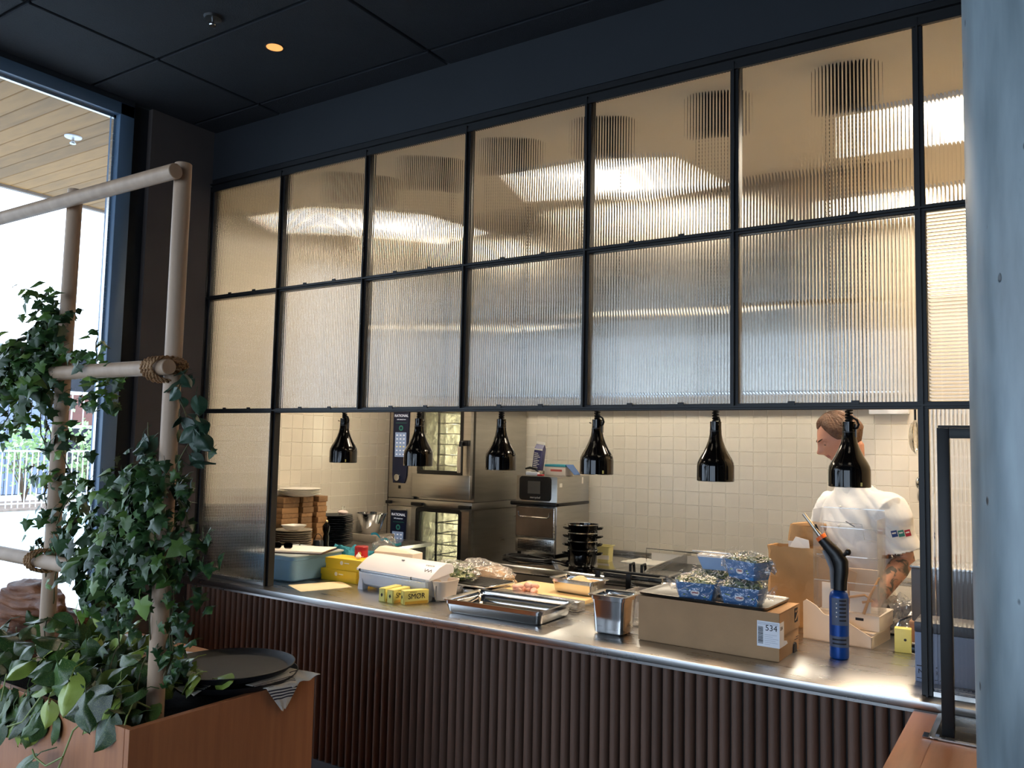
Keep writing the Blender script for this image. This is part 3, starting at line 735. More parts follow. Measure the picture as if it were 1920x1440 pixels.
f = MB(); f.box(.032, .7, -.012, .018, .846, .876, 0, .002); obj('top_rail', f, m_black, bf)
f = MB(); f.box(.668, .70, -.012, .018, 0, .846, 0, .002); obj('post', f, m_black, bf)
f = MB(); f.box(.0, .70, .018, .14, .876, .884, 0, .002); obj('top_shelf', f, m_black, bf)

# ------------------------------------------------------------------ back wall fixture, utensils on a rail
wf = thing('wall_light_box', 'white rectangular fixture on the tiles above the head of the cook', 'wall fixture', (2.6, 2.908, 1.925))
f = MB(); f.box(-.12, .12, -.06, 0, 0, .09, 0, .005); obj('casing', f, m_white, wf)
ra = thing('utensil_rail', 'black rail with hooks hanging behind the right post of the opening', 'utensil rail', (2.905, 1.9, 1.3))
f = MB(); f.tube([(0, -.5, .72), (0, .4, .72)], .007, 8); f.tube([(0, -.48, .72), (0, -.48, 1.897)], .005, 6); f.tube([(0, .38, .72), (0, .38, 1.897)], .005, 6); obj('rail', f, m_black, ra)
sv = thing('wire_sieve', 'round wire mesh sieve hanging from the utensil rail', 'sieve', (2.875, 1.9, 2.0))
f = MB(); 
f.grid(20, 7, lambda u, v: (-.03 * math.sin(v * PI / 2 + .0) - .002, .085 * math.cos(2 * PI * u) * math.cos(v * PI / 2 * .98), -.24 + .085 * math.sin(2 * PI * u) * math.cos(v * PI / 2 * .98)), wrapu=True)
obj('bowl', f, mat('sieve_mesh', (.6, .58, .5, 1), .4, .8, alpha=.55, var=.2, vs=60), sv)
f = MB(); f.tube([(0, .09 * math.cos(a), -.24 + .09 * math.sin(a)) for a in [2 * PI * k / 24 for k in range(25)]], .004, 6); obj('rim', f, m_polish, sv)
f = MB(); f.tube([(0, 0, -.15), (.0, 0, .02)], .006, 8); obj('handle', f, m_plastic, sv)
for i, (y, z, lab) in enumerate(((1.86, 1.515, 'steel ladle with its bowl high, behind the right post'), (1.98, 1.44, 'larger steel ladle hanging lowest behind the right post'))):
    ld = thing('ladle', lab, 'ladle', (2.89, y, z), 0, 'ladles hanging from the utensil rail')
    f = MB(); r = .04 if i == 0 else .05
    f.grid(22, 9, lambda u, v: (.02 - r * .85 * math.sin(v * PI / 2), r * math.cos(v * PI / 2) * math.cos(2 * PI * u), r * math.cos(v * PI / 2) * math.sin(2 * PI * u)), wrapu=True); obj('bowl', f, m_polish, ld)
    f = MB(); f.tube([(.02, 0, r * .95), (.02, 0, .12), (.015, 0, 2.02 - z)], .004, 6); obj('handle', f, m_polish, ld)
# ------------------------------------------------------------------ things on the serving counter
def gn(name, lab, cat, loc, rz, lx, ly, h, m=None, rim=.014, taper=.008, r=.025, step=True, group=None):
    m = m or m_polish
    t = thing(name, lab, cat, loc, rz, group)
    f = MB(); q = .0008
    o = lambda d, z, rr=r: rrect(lx - 2 * d, ly - 2 * d, max(.004, rr), 5, z=z)
    rings = [o(taper + rim + .012, 0), o(taper + rim, .010), o(rim + .001, h - .022), o(rim - .003 if step else rim, h - .02), o(rim - .003, h - .005), o(0, h - .004, r), o(0, h, r), o(rim, h, r), o(rim + .003, h - .006), o(rim + .004, h - .021), o(rim + .007, h - .024), o(taper + rim + .005, .012), o(taper + rim + .018, .004)]
    f.loft(rings, 0, True, True); obj('pan', f, m, t, smooth=40)
    return t
T0 = ZC
# steel tray and pans
gn('gastronorm_tray', 'large shallow empty steel tray in the middle of the counter edge', 'tray', (1.395, .193, T0), .03, .53, .325, .065)
gn('gastronorm_pan', 'deep empty steel pan standing between the large tray and the cardboard box', 'pan', (1.945, .158, T0), .02, .177, .165, .162, r=.02)
gn('gastronorm_pan', 'small steel pan behind the deep empty pan, left of the clear tub', 'pan', (1.79, .50, T0), .0, .176, .162, .10, r=.02)
gn('gastronorm_pan', 'small steel pan tucked behind the cardboard box', 'pan', (2.02, .60, T0), .0, .20, .162, .10, r=.02)
ct = gn('clear_tub', 'clear plastic tub standing between the steel pans and the cardboard box', 'tub', (1.995, .352, T0), .0, .13, .13, .155, clear('clear_plastic', gloss=.1, rough=.05, haze=.08), rim=.006, r=.02)
# cutting board, chicken, flour pan
cb = thing('cutting_board', 'pale yellow cutting board with a steel end strip behind the large tray', 'cutting board', (1.33, .70, T0), -.06)
f = MB(); f.box(-.27, .27, -.18, .18, .012, .032, 0, .004); obj('board', f, mat('board_yellow', '#e0c48e', .55, var=.05, vs=6), cb)
f = MB(); f.box(-.18, .31, -.26, -.185, .0, .045, 0, .003); f.box(-.25, .25, -.16, .16, 0, .012); obj('steel_strip', f, m_steel, cb)
f = MB(); f.lathe([(.011, 0), (.011, .003)], 16, M=Matrix.Translation((.25, -.2605, .024)) @ Matrix.Rotation(PI / 2, 4, 'X')); obj('hole', f, m_plastic, cb)
ch = thing('raw_chicken', 'small heap of raw pink chicken pieces on the cutting board', 'meat', (1.245, .57, T0 + .033))
m_chk = mat('raw_chicken', '#e6b9a8', .3, var=.12, vs=22, sss=.2)
r = random.Random(3)
for k in range(9):
    f = MB(); c = (r.uniform(-.06, .06), r.uniform(-.03, .03), .012 + (k > 5) * .018)
    f.sphere((0, 0, 0), (r.uniform(.022, .032), r.uniform(.016, .022), r.uniform(.011, .016)), seg=14, rings=9)
    for v in f.bm.verts: v.co += v.co.normalized() * mnoise.noise(v.co * 60 + Vector((k, 0, 0))) * .006
    obj('piece', f, m_chk, ch, c, (r.uniform(-.3, .3), r.uniform(-.3, .3), r.uniform(0, 3)))
gp = gn('gastronorm_pan', 'small steel pan heaped with pale breadcrumbs on the cutting board', 'pan', (1.475, .715, T0 + .033), -.1, .27, .165, .075, r=.02)
f = MB(); f.grid(26, 16, lambda u, v: ((u - .5) * .225, (v - .5) * .12, .045 + .045 * math.exp(-((u - .55) ** 2 * 14 + (v - .5) ** 2 * 10)) + .003 * mnoise.noise(Vector((u * 14, v * 9, 0)))))
o = obj('breadcrumbs', f, mat('breadcrumbs', '#e9c699', .9, var=.08, vs=60, bump=.4, bs=300), gp); o['kind'] = 'stuff'
# kitchen scale
ks = thing('kitchen_scale', 'flat kitchen scale with a dark ribbed platform behind the large tray', 'scale', (.995, .56, T0), -.05)
f = MB(); f.box(-.10, .10, -.115, .115, .008, .035, 0, .006); f.box(-.112, .112, -.125, .125, .046, .056, 0, .004); obj('body', f, m_polish, ks)
f = MB(); f.box(-.104, .104, -.117, .117, .056, .060, 0, .002); 
for k in range(11): f.box(-.10 + k * .019, -.094 + k * .019, -.112, .112, .0595, .0615)
obj('platform', f, m_plastic, ks)
f = MB(); f.lathe([(.01, 0), (.01, .008)], 10, c=(.08, .09)); f.lathe([(.01, 0), (.01, .008)], 10, c=(-.08, .09)); f.lathe([(.01, 0), (.01, .008)], 10, c=(.08, -.09)); f.lathe([(.01, 0), (.01, .008)], 10, c=(-.08, -.09)); f.box(-.03, .03, -.02, .02, .035, .046); obj('foot', f, m_plastic, ks)
# low tray with salad, rice bag
gn('gastronorm_tray', 'shallow steel tray under the bag of salad behind the film dispenser', 'tray', (.80, .52, T0), .1, .32, .25, .05)
m_cello = clear('cellophane', gloss=.16, rough=.08, bump=1.0, bs=45, haze=.05)
m_cello2 = clear('food_bag', gloss=.16, rough=.1, bump=1.0, bs=30, haze=.16)
m_cell_s = mat('painted_glint', '#f3efe6', .25, var=.05)  # pale colour standing in for glints on the clear wrap
m_leafg = mat('salad_green', '#4f7a35', .5, var=.4, vs=14, rnd=.5)
m_leafp = mat('salad_pale', '#a9b57a', .5, var=.3, vs=14)
def crumple(rx, ry, rz, seed, amp=.12, nu=40, nv=22, flat=True):
    f = MB()
    def fn(u, v):
        a = 2 * PI * u; b = -PI / 2 + PI * v
        d = Vector((math.cos(a) * math.cos(b), math.sin(a) * math.cos(b), math.sin(b)))
        k = 1 + amp * (mnoise.noise(d * 2.2 + Vector((seed, 0, 0))) * 1.4 + mnoise.noise(d * 7 + Vector((0, seed, 0))) * .7)
        p = Vector((d.x * rx * k, d.y * ry * k, d.z * rz * k))
        p.z = max(p.z, -rz * .6) if flat else p.z
        return p
    f.grid(nu, nv, fn, wrapu=True); return f
def leafbits(n, box, size, seed, mats):
    r = random.Random(seed); f = MB()
    for k in range(n):
        c = Vector((r.uniform(-box[0], box[0]), r.uniform(-box[1], box[1]), r.uniform(0, box[2]) * (1 - abs(r.uniform(-.6, .6)))))
        u = Vector((r.gauss(0, 1), r.gauss(0, 1), r.gauss(0, .5))).normalized(); v = u.orthogonal().normalized(); s = size * r.uniform(.6, 1.3)
        n_ = u.cross(v) * s * .25
        f.quad(c - u * s, c + v * s * .5 + n_, c + u * s, c - v * s * .5 + n_, r.randrange(len(mats)))
    return f
bg_ = thing('salad_bag', 'open plastic bag of green salad leaves behind the film dispenser', 'bag', (.80, .53, T0 + .052))
f = leafbits(240, (.10, .08, .085), .026, 5, [0, 1]); o = obj('leaves', f, [m_leafg, m_leafp], bg_, (0, 0, .0), smooth=0); o['kind'] = 'stuff'
o = obj('bag', crumple(.155, .11, .062, 3.1, .18), m_cello, bg_, (.01, 0, .038), smooth=25)
rb = thing('grain_bag', 'clear bag of brown grains slumped behind the kitchen scale', 'bag', (.86, .79, T0))
f = crumple(.15, .09, .06, 8.2, .15); obj('grains', f, mat('brown_grains', '#b99a78', .8, var=.25, vs=90, bump=.4, bs=260), rb, (.02, 0, .038), smooth=50)
obj('bag', crumple(.185, .11, .075, 5.2, .2), m_cello2, rb, (0, 0, .046), (0, .18, 0), smooth=25)

# butter packs
m_but = mat('butter_yellow', '#e9de7d', .45, var=.05, vs=5); m_butg = mat('butter_gold', '#c9a13c', .4, var=.1)
def butter(loc, rz, lab, lettering):
    t = thing('butter_pack', lab, 'butter', loc, rz, 'packs of butter by the film dispenser')
    f = MB(); f.box(-.02, .02, -.065, .065, 0, .065, 0, .0025); obj('wrapper', f, m_but, t)
    f = MB(); f.box(-.0165, .0165, -.0665, -.065, .003, .062); f.box(.0201, .0206, -.06, .06, .0, .014); obj('gold_band', f, m_butg, t)
    f = MB(); f.box(-.0155, .0155, -.0672, -.0662, .004, .061); obj('end_panel', f, m_but, t)
    f = MB(); f.loft([[(0, -.0682, .044), (.006, -.0682, .034), (0, -.0682, .024), (-.006, -.0682, .034)], [(0, -.0672, .044), (.006, -.0672, .034), (0, -.0672, .024), (-.006, -.0672, .034)]]); obj('emblem', f, m_print, t)
    text('lettering', 'SMØR', .036, m_print, t, (.0207, .0, .036), (PI / 2, 0, PI / 2), sx=.95)
    f = MB(); f.box(.0206, .0209, -.035, .0, .0555, .0575); obj('fine_print', f, m_print, t)
butter((.752, .115, T0), .06, 'yellow butter pack leftmost of three before the film dispenser', 1)
butter((.812, .108, T0), .04, 'middle yellow butter pack of the three before the film dispenser', 1)
butter((.899, .125, T0), -.44, 'yellow butter pack showing its SMØR label, right of the three', 1)

# cling film dispenser
cd = thing('film_dispenser', 'large white cling film dispenser with rounded lid on the counter', 'film dispenser', (.675, .30, T0), -.10)
f = MB()
pf = [(-.075, .03), (-.085, .06), (-.088, .09), (-.07, .105), (.075, .125), (.088, .10), (.085, .04), (.06, .012), (-.045, .012)]
f.loft([[(-.255, y * .9, z * .95 + .005) for y, z in pf], [(-.245, y, z) for y, z in pf], [(.245, y, z) for y, z in pf], [(.255, y * .9, z * .95 + .005) for y, z in pf]], 0); obj('body', f, m_white, cd, smooth=40)
f = MB()
pl = [(-.092, .098), (-.094, .107), (-.07, .125), (-.02, .158), (.03, .174), (.075, .168), (.088, .15), (.088, .128), (.07, .124), (-.06, .104)]
f.loft([[(-.262, y * .96, z * .99) for y, z in pl], [(-.255, y, z) for y, z in pl], [(.265, y, z) for y, z in pl], [(.272, y * .96, z * .99) for y, z in pl]], 0); lid = obj('lid', f, m_white, cd, smooth=40)
f = MB(); f.box(-.24, .25, -.0975, -.091, .100, .1035); f.box(-.22, .22, -.0895, -.084, .086, .0885); obj('cutter_strip', f, m_steel, cd)
f = MB(); f.box(-.235, -.225, -.098, -.09, .095, .108); f.box(.15, .155, -.098, -.09, .095, .108); obj('clip', f, m_print, cd)
nx_, nz_ = -.55, .835
f = MB(); pts = [(.195 + k * .011, -.040 - (k % 2) * .014, .1465 - (k % 2) * .0093) for k in range(6)]
f.tube(pts, .0016, 5); obj('logo', f, m_print, lid)
text('lettering', 'wrapmaster', .013, m_print, lid, (.212, -.020, .1620), (.50, 0, 0))
f = MB(); f.box(-.005, .012, -.012, -.004, .165, .168); obj('catch', f, m_print, lid)
for x in (-.235, .235):
    f = MB(); f.loft([[(x - .02, -.085, 0), (x + .02, -.085, 0), (x + .02, -.05, 0), (x - .02, -.05, 0)], [(x - .01, -.085, .06), (x + .012, -.085, .06), (x + .012, -.03, .06), (x - .01, -.03, .06)]]); obj('leg', f, m_white, cd)
    f = MB(); f.box(x - .015, x + .015, .04, .08, 0, .02); obj('leg', f, m_white, cd)
cup = gn('beige_tub', 'pale rounded plastic tub at the right end of the film dispenser', 'tub', (.965, .28, T0), .0, .085, .16, .10, mat('cream_plastic', '#d9cdc0', .45, var=.03), rim=.004, r=.035, step=False)

# yellow boxes
m_yb = mat('yellow_card', '#e3c128', .5, var=.04, vs=4)
for i, (x, z, lab) in enumerate(((.178, 0, 'lower of two flat yellow boxes beside the blue tub'), (.215, .063, 'upper of two flat yellow boxes beside the blue tub'))):
    t = thing('yellow_box', lab, 'box', (x, .40, T0 + z), (-.02, .03)[i], 'flat yellow boxes beside the blue tub')
    f = MB(); f.box(-.135, .135, -.065, .065, 0, .042, 0, .001); obj('box', f, m_yb, t)
    f = MB(); f.box(-.138, .138, -.068, .068, .030, .0625, 0, .0015); obj('lid', f, m_yb, t)
    f = MB(); f.lathe([(.011, 0), (.011, .001)], 18, M=Matrix.Translation((-.015, -.0682, .040)) @ Matrix.Rotation(PI / 2, 4, 'X')); obj('emblem', f, m_paper, t)
    f = MB(); f.box(.005, .04, -.0690, -.0682, .038, .043); obj('print_line', f, m_paper, t)
# blue tub with folder, glasses
tb_ = gn('blue_tub', 'pale blue plastic tub with papers on its lid at the left post', 'tub', (-.14, .305, T0), .0, .40, .40, .14, mat('blue_tub', '#86b4d6', .3, alpha=1, trans=.25, var=.06, vs=3), rim=.008, taper=.02, r=.035)
f = MB(); f.loft([rrect(.405, .405, .035, z=.1405), rrect(.405, .405, .035, z=.1465)], 0); obj('lid', f, mat('clear_lid', '#c5d4d8', .3, trans=.3, var=.05), tb_)
fo = thing('folder', 'dark clipboard folder of papers lying on the blue tub', 'folder', (-.09, .295, T0 + .148), .45)
f = MB(); f.box(-.165, .175, -.13, .13, 0, .004); obj('cover', f, mat('folder_dark', '#3b2a30', .5, var=.1), fo)
for k in range(3):
    f = MB(); f.box(-.15 + k * .006, .165 + k * .004, -.122 + k * .004, .124 - k * .003, .0045 + k * .003, .0070 + k * .003); obj('sheet', f, m_paper, fo)
gs = thing('sunglasses', 'dark sunglasses resting on the papers at the left post', 'glasses', (-.145, .215, T0 + .1625), .5)
f = MB()
for x in (-.032, .032): f.loft([[(p[0] + x, -.002, p[1] + .018) for p in rrect(.05, .034, .013)], [(p[0] + x, .002, p[1] + .018) for p in rrect(.05, .034, .013)]])
f.box(-.012, .012, -.003, .003, .022, .028); obj('lens', f, m_gloss, gs)
for x in (-.057, .057):
    f = MB(); f.tube([(x, 0, .028), (x, .10, .026), (x, .125, .006)], .003, 6); obj('temple', f, m_plastic, gs)
pp = thing('paper_sheet', 'loose cream paper sheet lying flat on the counter edge', 'paper', (.21, .165, T0), 0)
f = MB(); f.prism([(-.15, -.085), (.055, -.18), (.155, .085), (-.02, .18)], .0, .0012); f.box(.03, .05, .04, .043, .0012, .0015); obj('sheet', f, mat('cream_paper', '#e8dcb8', .8, var=.05), pp)
# salt tin
sl = thing('salt_tin', 'round red tin with white salt lettering on the yellow boxes', 'tin', (.225, .46, T0), 0)
m_red = mat('red_tin', '#b31f2a', .35, var=.06)
f = MB(); f.lathe([(.036, .0), (.037, .003), (.037, .175), (.034, .180)], 28); obj('can', f, m_red, sl)
f = MB(); f.lathe([(.038, .165), (.038, .182), (.035, .186), (.0, .186)], 28, cap0=False); obj('lid', f, mat('red_lid', '#9a1a22', .3, var=.06), sl)
a = .62
text('lettering', 'SALT', .022, m_paper, sl, (.0375 * math.sin(.5), -.0378 * math.cos(.5), .125), (PI / 2, 0, .5))
f = MB(); f.lathe([(.010, 0), (.010, .001)], 14, M=Matrix.Rotation(.5, 4, 'Z') @ Matrix.Translation((0, -.0375, .148)) @ Matrix.Rotation(PI / 2, 4, 'X')); obj('emblem', f, mat('gold_print', '#c8a24a', .4, var=.05), sl)
gc = thing('garlic', 'small white garlic bulb beside the salt tin on the yellow box', 'garlic', (.275, .385, T0 + .1265)); f = MB(); f.lathe([(.0, 0), (.012, .002), (.017, .012), (.012, .022), (.004, .03), (.003, .036)], 12); obj('bulb', f, m_paper, gc)
# teal cloth
tc_ = thing('teal_cloth', 'crumpled teal cloth behind the blue tub', 'cloth', (-.06, .66, T0))
f = crumple(.17, .09, .085, 12.5, .35, 48, 26); obj('cloth', f, mat('teal_cloth', '#2a8296', .8, var=.25, vs=9, bump=.3, bs=60), tc_, (0, 0, .05), smooth=50)
# zip bags of herbs
zb_ = thing('herb_bag', 'clear zip bag of green herbs with turquoise seal', 'bag', (.10, .80, T0))
f = leafbits(200, (.075, .03, .13), .022, 9, [0, 1]); o = obj('herbs', f, [m_leafg, mat('herb_brown', '#7a7440', .6, var=.3)], zb_, (0, 0, .01), smooth=0); o['kind'] = 'stuff'
obj('bag', crumple(.105, .05, .11, 7.7, .2), m_cello2, zb_, (0, 0, .088), smooth=25)
f = MB(); f.grid(20, 4, lambda u, v: ((u - .5) * .24, .015 * math.sin(u * 9), .20 - .05 * u + .014 * v + .010 * math.sin(u * 14))); obj('zip_seal', f, mat('turquoise_seal', '#2f9fb5', .4, var=.08), zb_)
oc = thing('orange_cap_jar', 'small clear jar with a bright orange cap beside the herb bag', 'jar', (.265, .74, T0))
f = MB(); f.lathe([(.028, 0), (.030, .004), (.030, .085), (.024, .095)], 20); obj('jar', f, mat('cloudy_jar', '#d8cfc4', .3, trans=.2, var=.05), oc)
f = MB(); f.lathe([(.029, .094), (.029, .118), (.026, .121)], 20); obj('cap', f, mat('orange_cap', '#e0622a', .35, var=.05), oc)
wb_ = thing('white_carton', 'pale open carton behind the lid of the film dispenser', 'carton', (.40, .56, T0), .1)
f = MB(); f.box(-.12, .14, -.05, .05, 0, .16, 0, .002); obj('box', f, m_cardw, wb_)
f = MB(); f.loft([[(-.12, -.05, .1605), (.14, -.05, .1605), (.14, .05, .1605), (-.12, .05, .1605)], [(-.10, -.03, .185), (.08, -.03, .175), (.08, .03, .175), (-.10, .03, .185)]]); obj('flap', f, m_cardw, wb_)

# plates
def plate_mesh(rad, col_m, h=.018, name='plate'):
    f = MB(); f.lathe([(rad * .55, 0), (rad * .6, .002), (rad * .97, h - .004), (rad, h - .001), (rad * .985, h), (rad * .62, .006), (0, .005)], 32); return f.mesh(name, col_m, 50)
m_greyp = mat('grey_stoneware', '#8d8474', .45, var=.15, vs=8); m_darkp = mat('dark_stoneware', '#1d232b', .28, var=.25, vs=8); m_whitep = mat('white_china', '#e9e4da', .25, var=.03)
def stack(me, n, x, y, z, dz, cat, labf, group, jit=.003, name='plate'):
    for k in range(n):
        o = put(name, me, None, (x + R_.uniform(-jit, jit), y + R_.uniform(-jit, jit), z + k * dz), (0, 0, R_.uniform(0, 6)))
        tag(o, labf(k, n), cat, group)
    return z + n * dz
ORD = 'lowest second third fourth fifth sixth seventh eighth ninth tenth eleventh twelfth thirteenth fourteenth fifteenth sixteenth seventeenth eighteenth nineteenth twentieth'.split()
def lf(desc):
    a, b_ = desc.split(' of the ', 1)
    def fn(k, n):
        if k == n - 1: return 'topmost ' + a + ' of the ' + b_
        if k == 0: return 'lowest ' + a + ' of the ' + b_
        return '%s from the bottom of the %s' % (ORD[k] + ' ' + a, b_)
    return fn
PG = plate_mesh(.125, m_greyp, .022)
zt1 = stack(PG, 11, -.80, .885, T0, .0152, 'plate', lf('grey plate of the stack under the white dish'), 'grey stoneware plates')
wd = thing('square_dish', 'small white square dish on top of the grey plates', 'dish', (-.80, .885, zt1 + .0065))
f = MB(); f.loft([rrect(.09, .09, .02, z=0), rrect(.135, .135, .03, z=.026), rrect(.135, .135, .03, z=.03), rrect(.125, .125, .028, z=.03), rrect(.08, .08, .02, z=.006)], 0); obj('dish', f, m_whitep, wd)
PD = plate_mesh(.132, m_darkp, .02)
zt2 = stack(PD, 17, -.985, 1.455, T0, .0130, 'plate', lf('dark plate of the stack beside the steel bowl'), 'dark stoneware plates beside the bowl', .005)
pg_ = thing('plug_adapter', 'white plug adapter with two prongs lying on the dark plates', 'plug', (-.925, 1.47, zt2 + .0075))
f = MB(); f.sphere((0, 0, .018), (.045, .03, .018), seg=16, rings=8); obj('body', f, mat('pinkish_white', '#e7d3cd', .4, var=.05), pg_)
f = MB(); f.box(-.012, -.008, -.003, .003, .03, .065); obj('prong', f, m_steel, pg_); f = MB(); f.box(.012, .016, -.003, .003, .03, .065); obj('prong', f, m_steel, pg_)
# wooden serving boards in three piles under white plates
m_wd = mat('serving_board', '#98714a', .55, var=.25, vs=5, stretch=(1, 8, 8), rnd=.6)
def board(x, y, z, lx, ly, h, rz, lab, grp='stacked wooden serving boards'):
    f = MB(); f.box(-lx / 2, lx / 2, -ly / 2, ly / 2, 0, h, 0, .003); o = obj('serving_board', f, m_wd, None, (x, y, z), (0, 0, rz)); tag(o, lab, 'serving board', grp)
names = [('near', -1.06, 1.025, .15), ('middle', -1.03, 1.165, .13), ('far', -1.005, 1.285, .11)]
hts = [.042, .032, .042, .030, .044, .034, .042, .036, .042, .03]
for nm, x, y, lx in names:
    z = T0
    for k in range(10):
        pos = 'lowest' if k == 0 else ('topmost' if k == 9 else '%s from the bottom' % ('second third fourth fifth sixth seventh eighth ninth'.split()[k - 1]))
        h = hts[(k + int(lx * 100)) % 10]
        board(x + R_.uniform(-.006, .006), y + R_.uniform(-.004, .004), z, lx - .004, (.15, .10, .09)[names.index((nm, x, y, lx))], h - .001, R_.uniform(-.03, .03), 'brown wooden board, %s, in the %s pile behind the grey plates' % (pos, nm)); z += h
ztop = T0 + sum(hts) + .002
PW = plate_mesh(.147, m_whitep, .02)
stack(PW, 4, -.997, 1.105, ztop, .0125, 'plate', lf('white plate of the four on the wooden boards'), 'white plates on the wooden boards', .006)
# pepper mill, black bottle
pm = thing('pepper_mill', 'black pepper mill with a brass knob before the dark plates', 'pepper mill', (-.80, 1.185, T0))
f = MB(); f.lathe([(.028, 0), (.029, .01), (.02, .05), (.024, .09), (.017, .12), (.026, .15), (.027, .175), (.012, .195)], 20); obj('body', f, m_gloss, pm)
f = MB(); f.sphere((0, 0, .206), .013, seg=14, rings=10); obj('knob', f, mat('brass', (.75, .55, .3, 1), .25, 1, var=.1), pm)
bb = thing('black_lantern_jar', 'small dark glass jar with a wire bail handle beside the grey plates', 'jar', (-.745, 1.06, T0))
f = MB(); f.lathe([(.034, 0), (.037, .004), (.037, .08), (.03, .092)], 20); obj('jar', f, m_darkp, bb)
f = MB(); f.tube([(.037 * math.cos(a), 0, .088 + .045 * math.sin(a)) for a in [PI * k / 12 for k in range(13)]], .0025, 6); obj('bail', f, m_plastic, bb)
# steel bowl on a riser
rs = thing('stone_riser', 'grey block raising the steel bowl by the side wall', 'block', (-1.0, 1.87, T0)); f = MB(); f.box(-.13, .15, -.11, .10, 0, .055, 0, .004); obj('block', f, mat('riser_grey', '#8b8378', .6, var=.1), rs)
bw = thing('mixing_bowl', 'tall tapered polished steel mixing bowl before the oven', 'bowl', (-1.0, 1.86, T0 + .056))
f = MB(); f.lathe([(.062, 0), (.066, .003), (.118, .155), (.124, .158), (.124, .161), (.116, .160), (.064, .006), (0, .005)], 40); obj('bowl', f, m_polish, bw, smooth=40)
# stacks seen through the left fluted pane
zz = stack(plate_mesh(.13, m_darkp, .02), 20, -.96, .36, T0, .0175, 'plate', lf('dark plate of the wall side stack behind the fluted left pane'), 'dark plates behind the fluted pane', .005)
zz = stack(plate_mesh(.105, mat('pale_stoneware', '#b9c0bd', .35, var=.08), .03), 14, -.83, .47, T0, .0185, 'plate', lf('pale bowl of the stack behind the fluted left pane'), 'pale bowls behind the fluted pane', .004, 'bowl')
zz = stack(plate_mesh(.13, m_darkp, .02), 14, -1.01, .735, T0, .015, 'plate', lf('dark plate of the stack before the wooden boards'), 'dark plates before the wooden boards', .005)
cs = thing('crumpled_napkin', 'crumpled grey beige napkin between the left post and the grey plates', 'napkin', (-.60, .70, T0)); f = crumple(.075, .05, .05, 3.9, .4); obj('cloth', f, mat('linen_beige', '#a3937c', .85, var=.1), cs, (0, 0, .03), smooth=50)

zz = stack(plate_mesh(.12, m_darkp, .02), 15, -.72, .215, T0, .0175, 'plate', lf('dark plate of the near stack behind the fluted left pane'), 'near dark plates behind the fluted pane', .005)
# cardboard box with lid and metal tray
bx = thing('cardboard_box', 'long brown cardboard box with a taped lid on the counter edge', 'box', (2.36, .245, T0), -.02)
f = MB(); f.box(-.278, .278, -.135, .128, 0, .098, 0, .0015); 
obj('base', f, m_card, bx)
f = MB(); z0, z1 = .003, .170
f.box(-.281, .281, -.139, -.1352, z0, z1, 0); f.box(-.281, .281, .1282, .132, .085, z1); f.box(-.281, -.2782, -.135, .128, .085, z1); 
f.box(.2785, .282, -.135, .128, .088, z1); f.box(-.281, .281, -.139, .132, z1, z1 + .003); lid = obj('lid', f, m_card, bx)
f = MB()
n = 40
f.loft([[(-.281 + .0, -.139, z1 + .003), (.281, -.139, z1 + .003), (.281, -.139, z1 + .0055), (-.281, -.139, z1 + .0055)], [(-.281, -.1365, z1 + .003), (.281, -.1365, z1 + .003), (.281, -.1365, z1 + .0055), (-.281, -.1365, z1 + .0055)]])
for k in range(22):
    y = -.13 + k * .0118; f.box(.279, .283, y, y + .0075, z1 + .002, z1 + .0052)
obj('torn_edge', f, m_card, lid)
f = MB(); f.loft([[(.2835, y, z) for y, z in ((.045, 0), (.045, .02), (.05, .032), (.063, .038), (.08, .032), (.085, .02), (.085, 0))], [(.278, y, z) for y, z in ((.045, 0), (.045, .02), (.05, .032), (.063, .038), (.08, .032), (.085, .02), (.085, 0))]]); 
obj('hand_hole', f, m_print, bx)
f = MB(); f.box(.2825, .2832, .055, .098, .112, .165, 0, .0); pr1 = obj('print_square', f, m_print, bx)
f = MB(); f.tube([(.2838, .060, .120), (.2838, .075, .128), (.2838, .093, .145)], .0022, 5); f.tube([(.2838, .062, .150), (.2838, .07, .157), (.2838, .078, .148), (.2838, .09, .157)], .0012, 5); obj('logo', f, m_card, pr1)
f = MB(); f.box(-.0, .0, 0, 0, 0, 0) if False else f.box(.2782, .2786, .088, .12, .05, .053); f.box(.2782, .2786, .07, .12, .042, .045); obj('print_line', f, m_print, bx)
lbx = thing('shipping_label', 'white shipping label numbered 534 folded around the box corner', 'label', (2.36, .245, T0), -.02)
f = MB(); f.box(.200, .2828, -.1400, -.1392, .050, .142); f.box(.2822, .2828, -.1395, -.085, .050, .140); 
f.loft([[(.2828, -.085, .05), (.2828, -.085, .07), (.2834, -.085, .07), (.2834, -.085, .05)], [(.288, -.058, .056), (.286, -.062, .066), (.2866, -.062, .066), (.2886, -.058, .056)]]); obj('paper', f, mat('label_white', '#e4e8f0', .5, var=.03), lbx)
f = MB(); r = random.Random(2); z = .060
while z < .122:
    h = r.choice((.0008, .0014, .0022)); f.box(.2035, .2225, -.14065, -.1400, z, z + h); z += h + r.choice((.0008, .0012))
obj('barcode', f, m_print, lbx, smooth=0)
text('lettering', '534', .030, m_print, lbx, (.2525, -.1403, .118), (PI / 2, 0, 0))
text('lettering', '534', .019, m_print, lbx, (.2831, -.118, .118), (PI / 2, 0, PI / 2))
f = MB()
for k in range(6): f.box(.228, .228 + (.045, .03, .05, .04, .048, .02)[k], -.14045, -.1400, .094 - k * .007, .0948 - k * .007)
f.box(.203, .278, -.14045, -.14, .130, .1312); f.box(.203, .278, -.14045, -.14, .135, .1362); obj('fine_print', f, mat('grey_print', '#8a93a5', .6, var=.05), lbx, smooth=0)
tr = thing('baking_tray', 'flat dark metal baking tray lying on the cardboard box', 'tray', (2.335, .255, T0 + .1765), -.05)
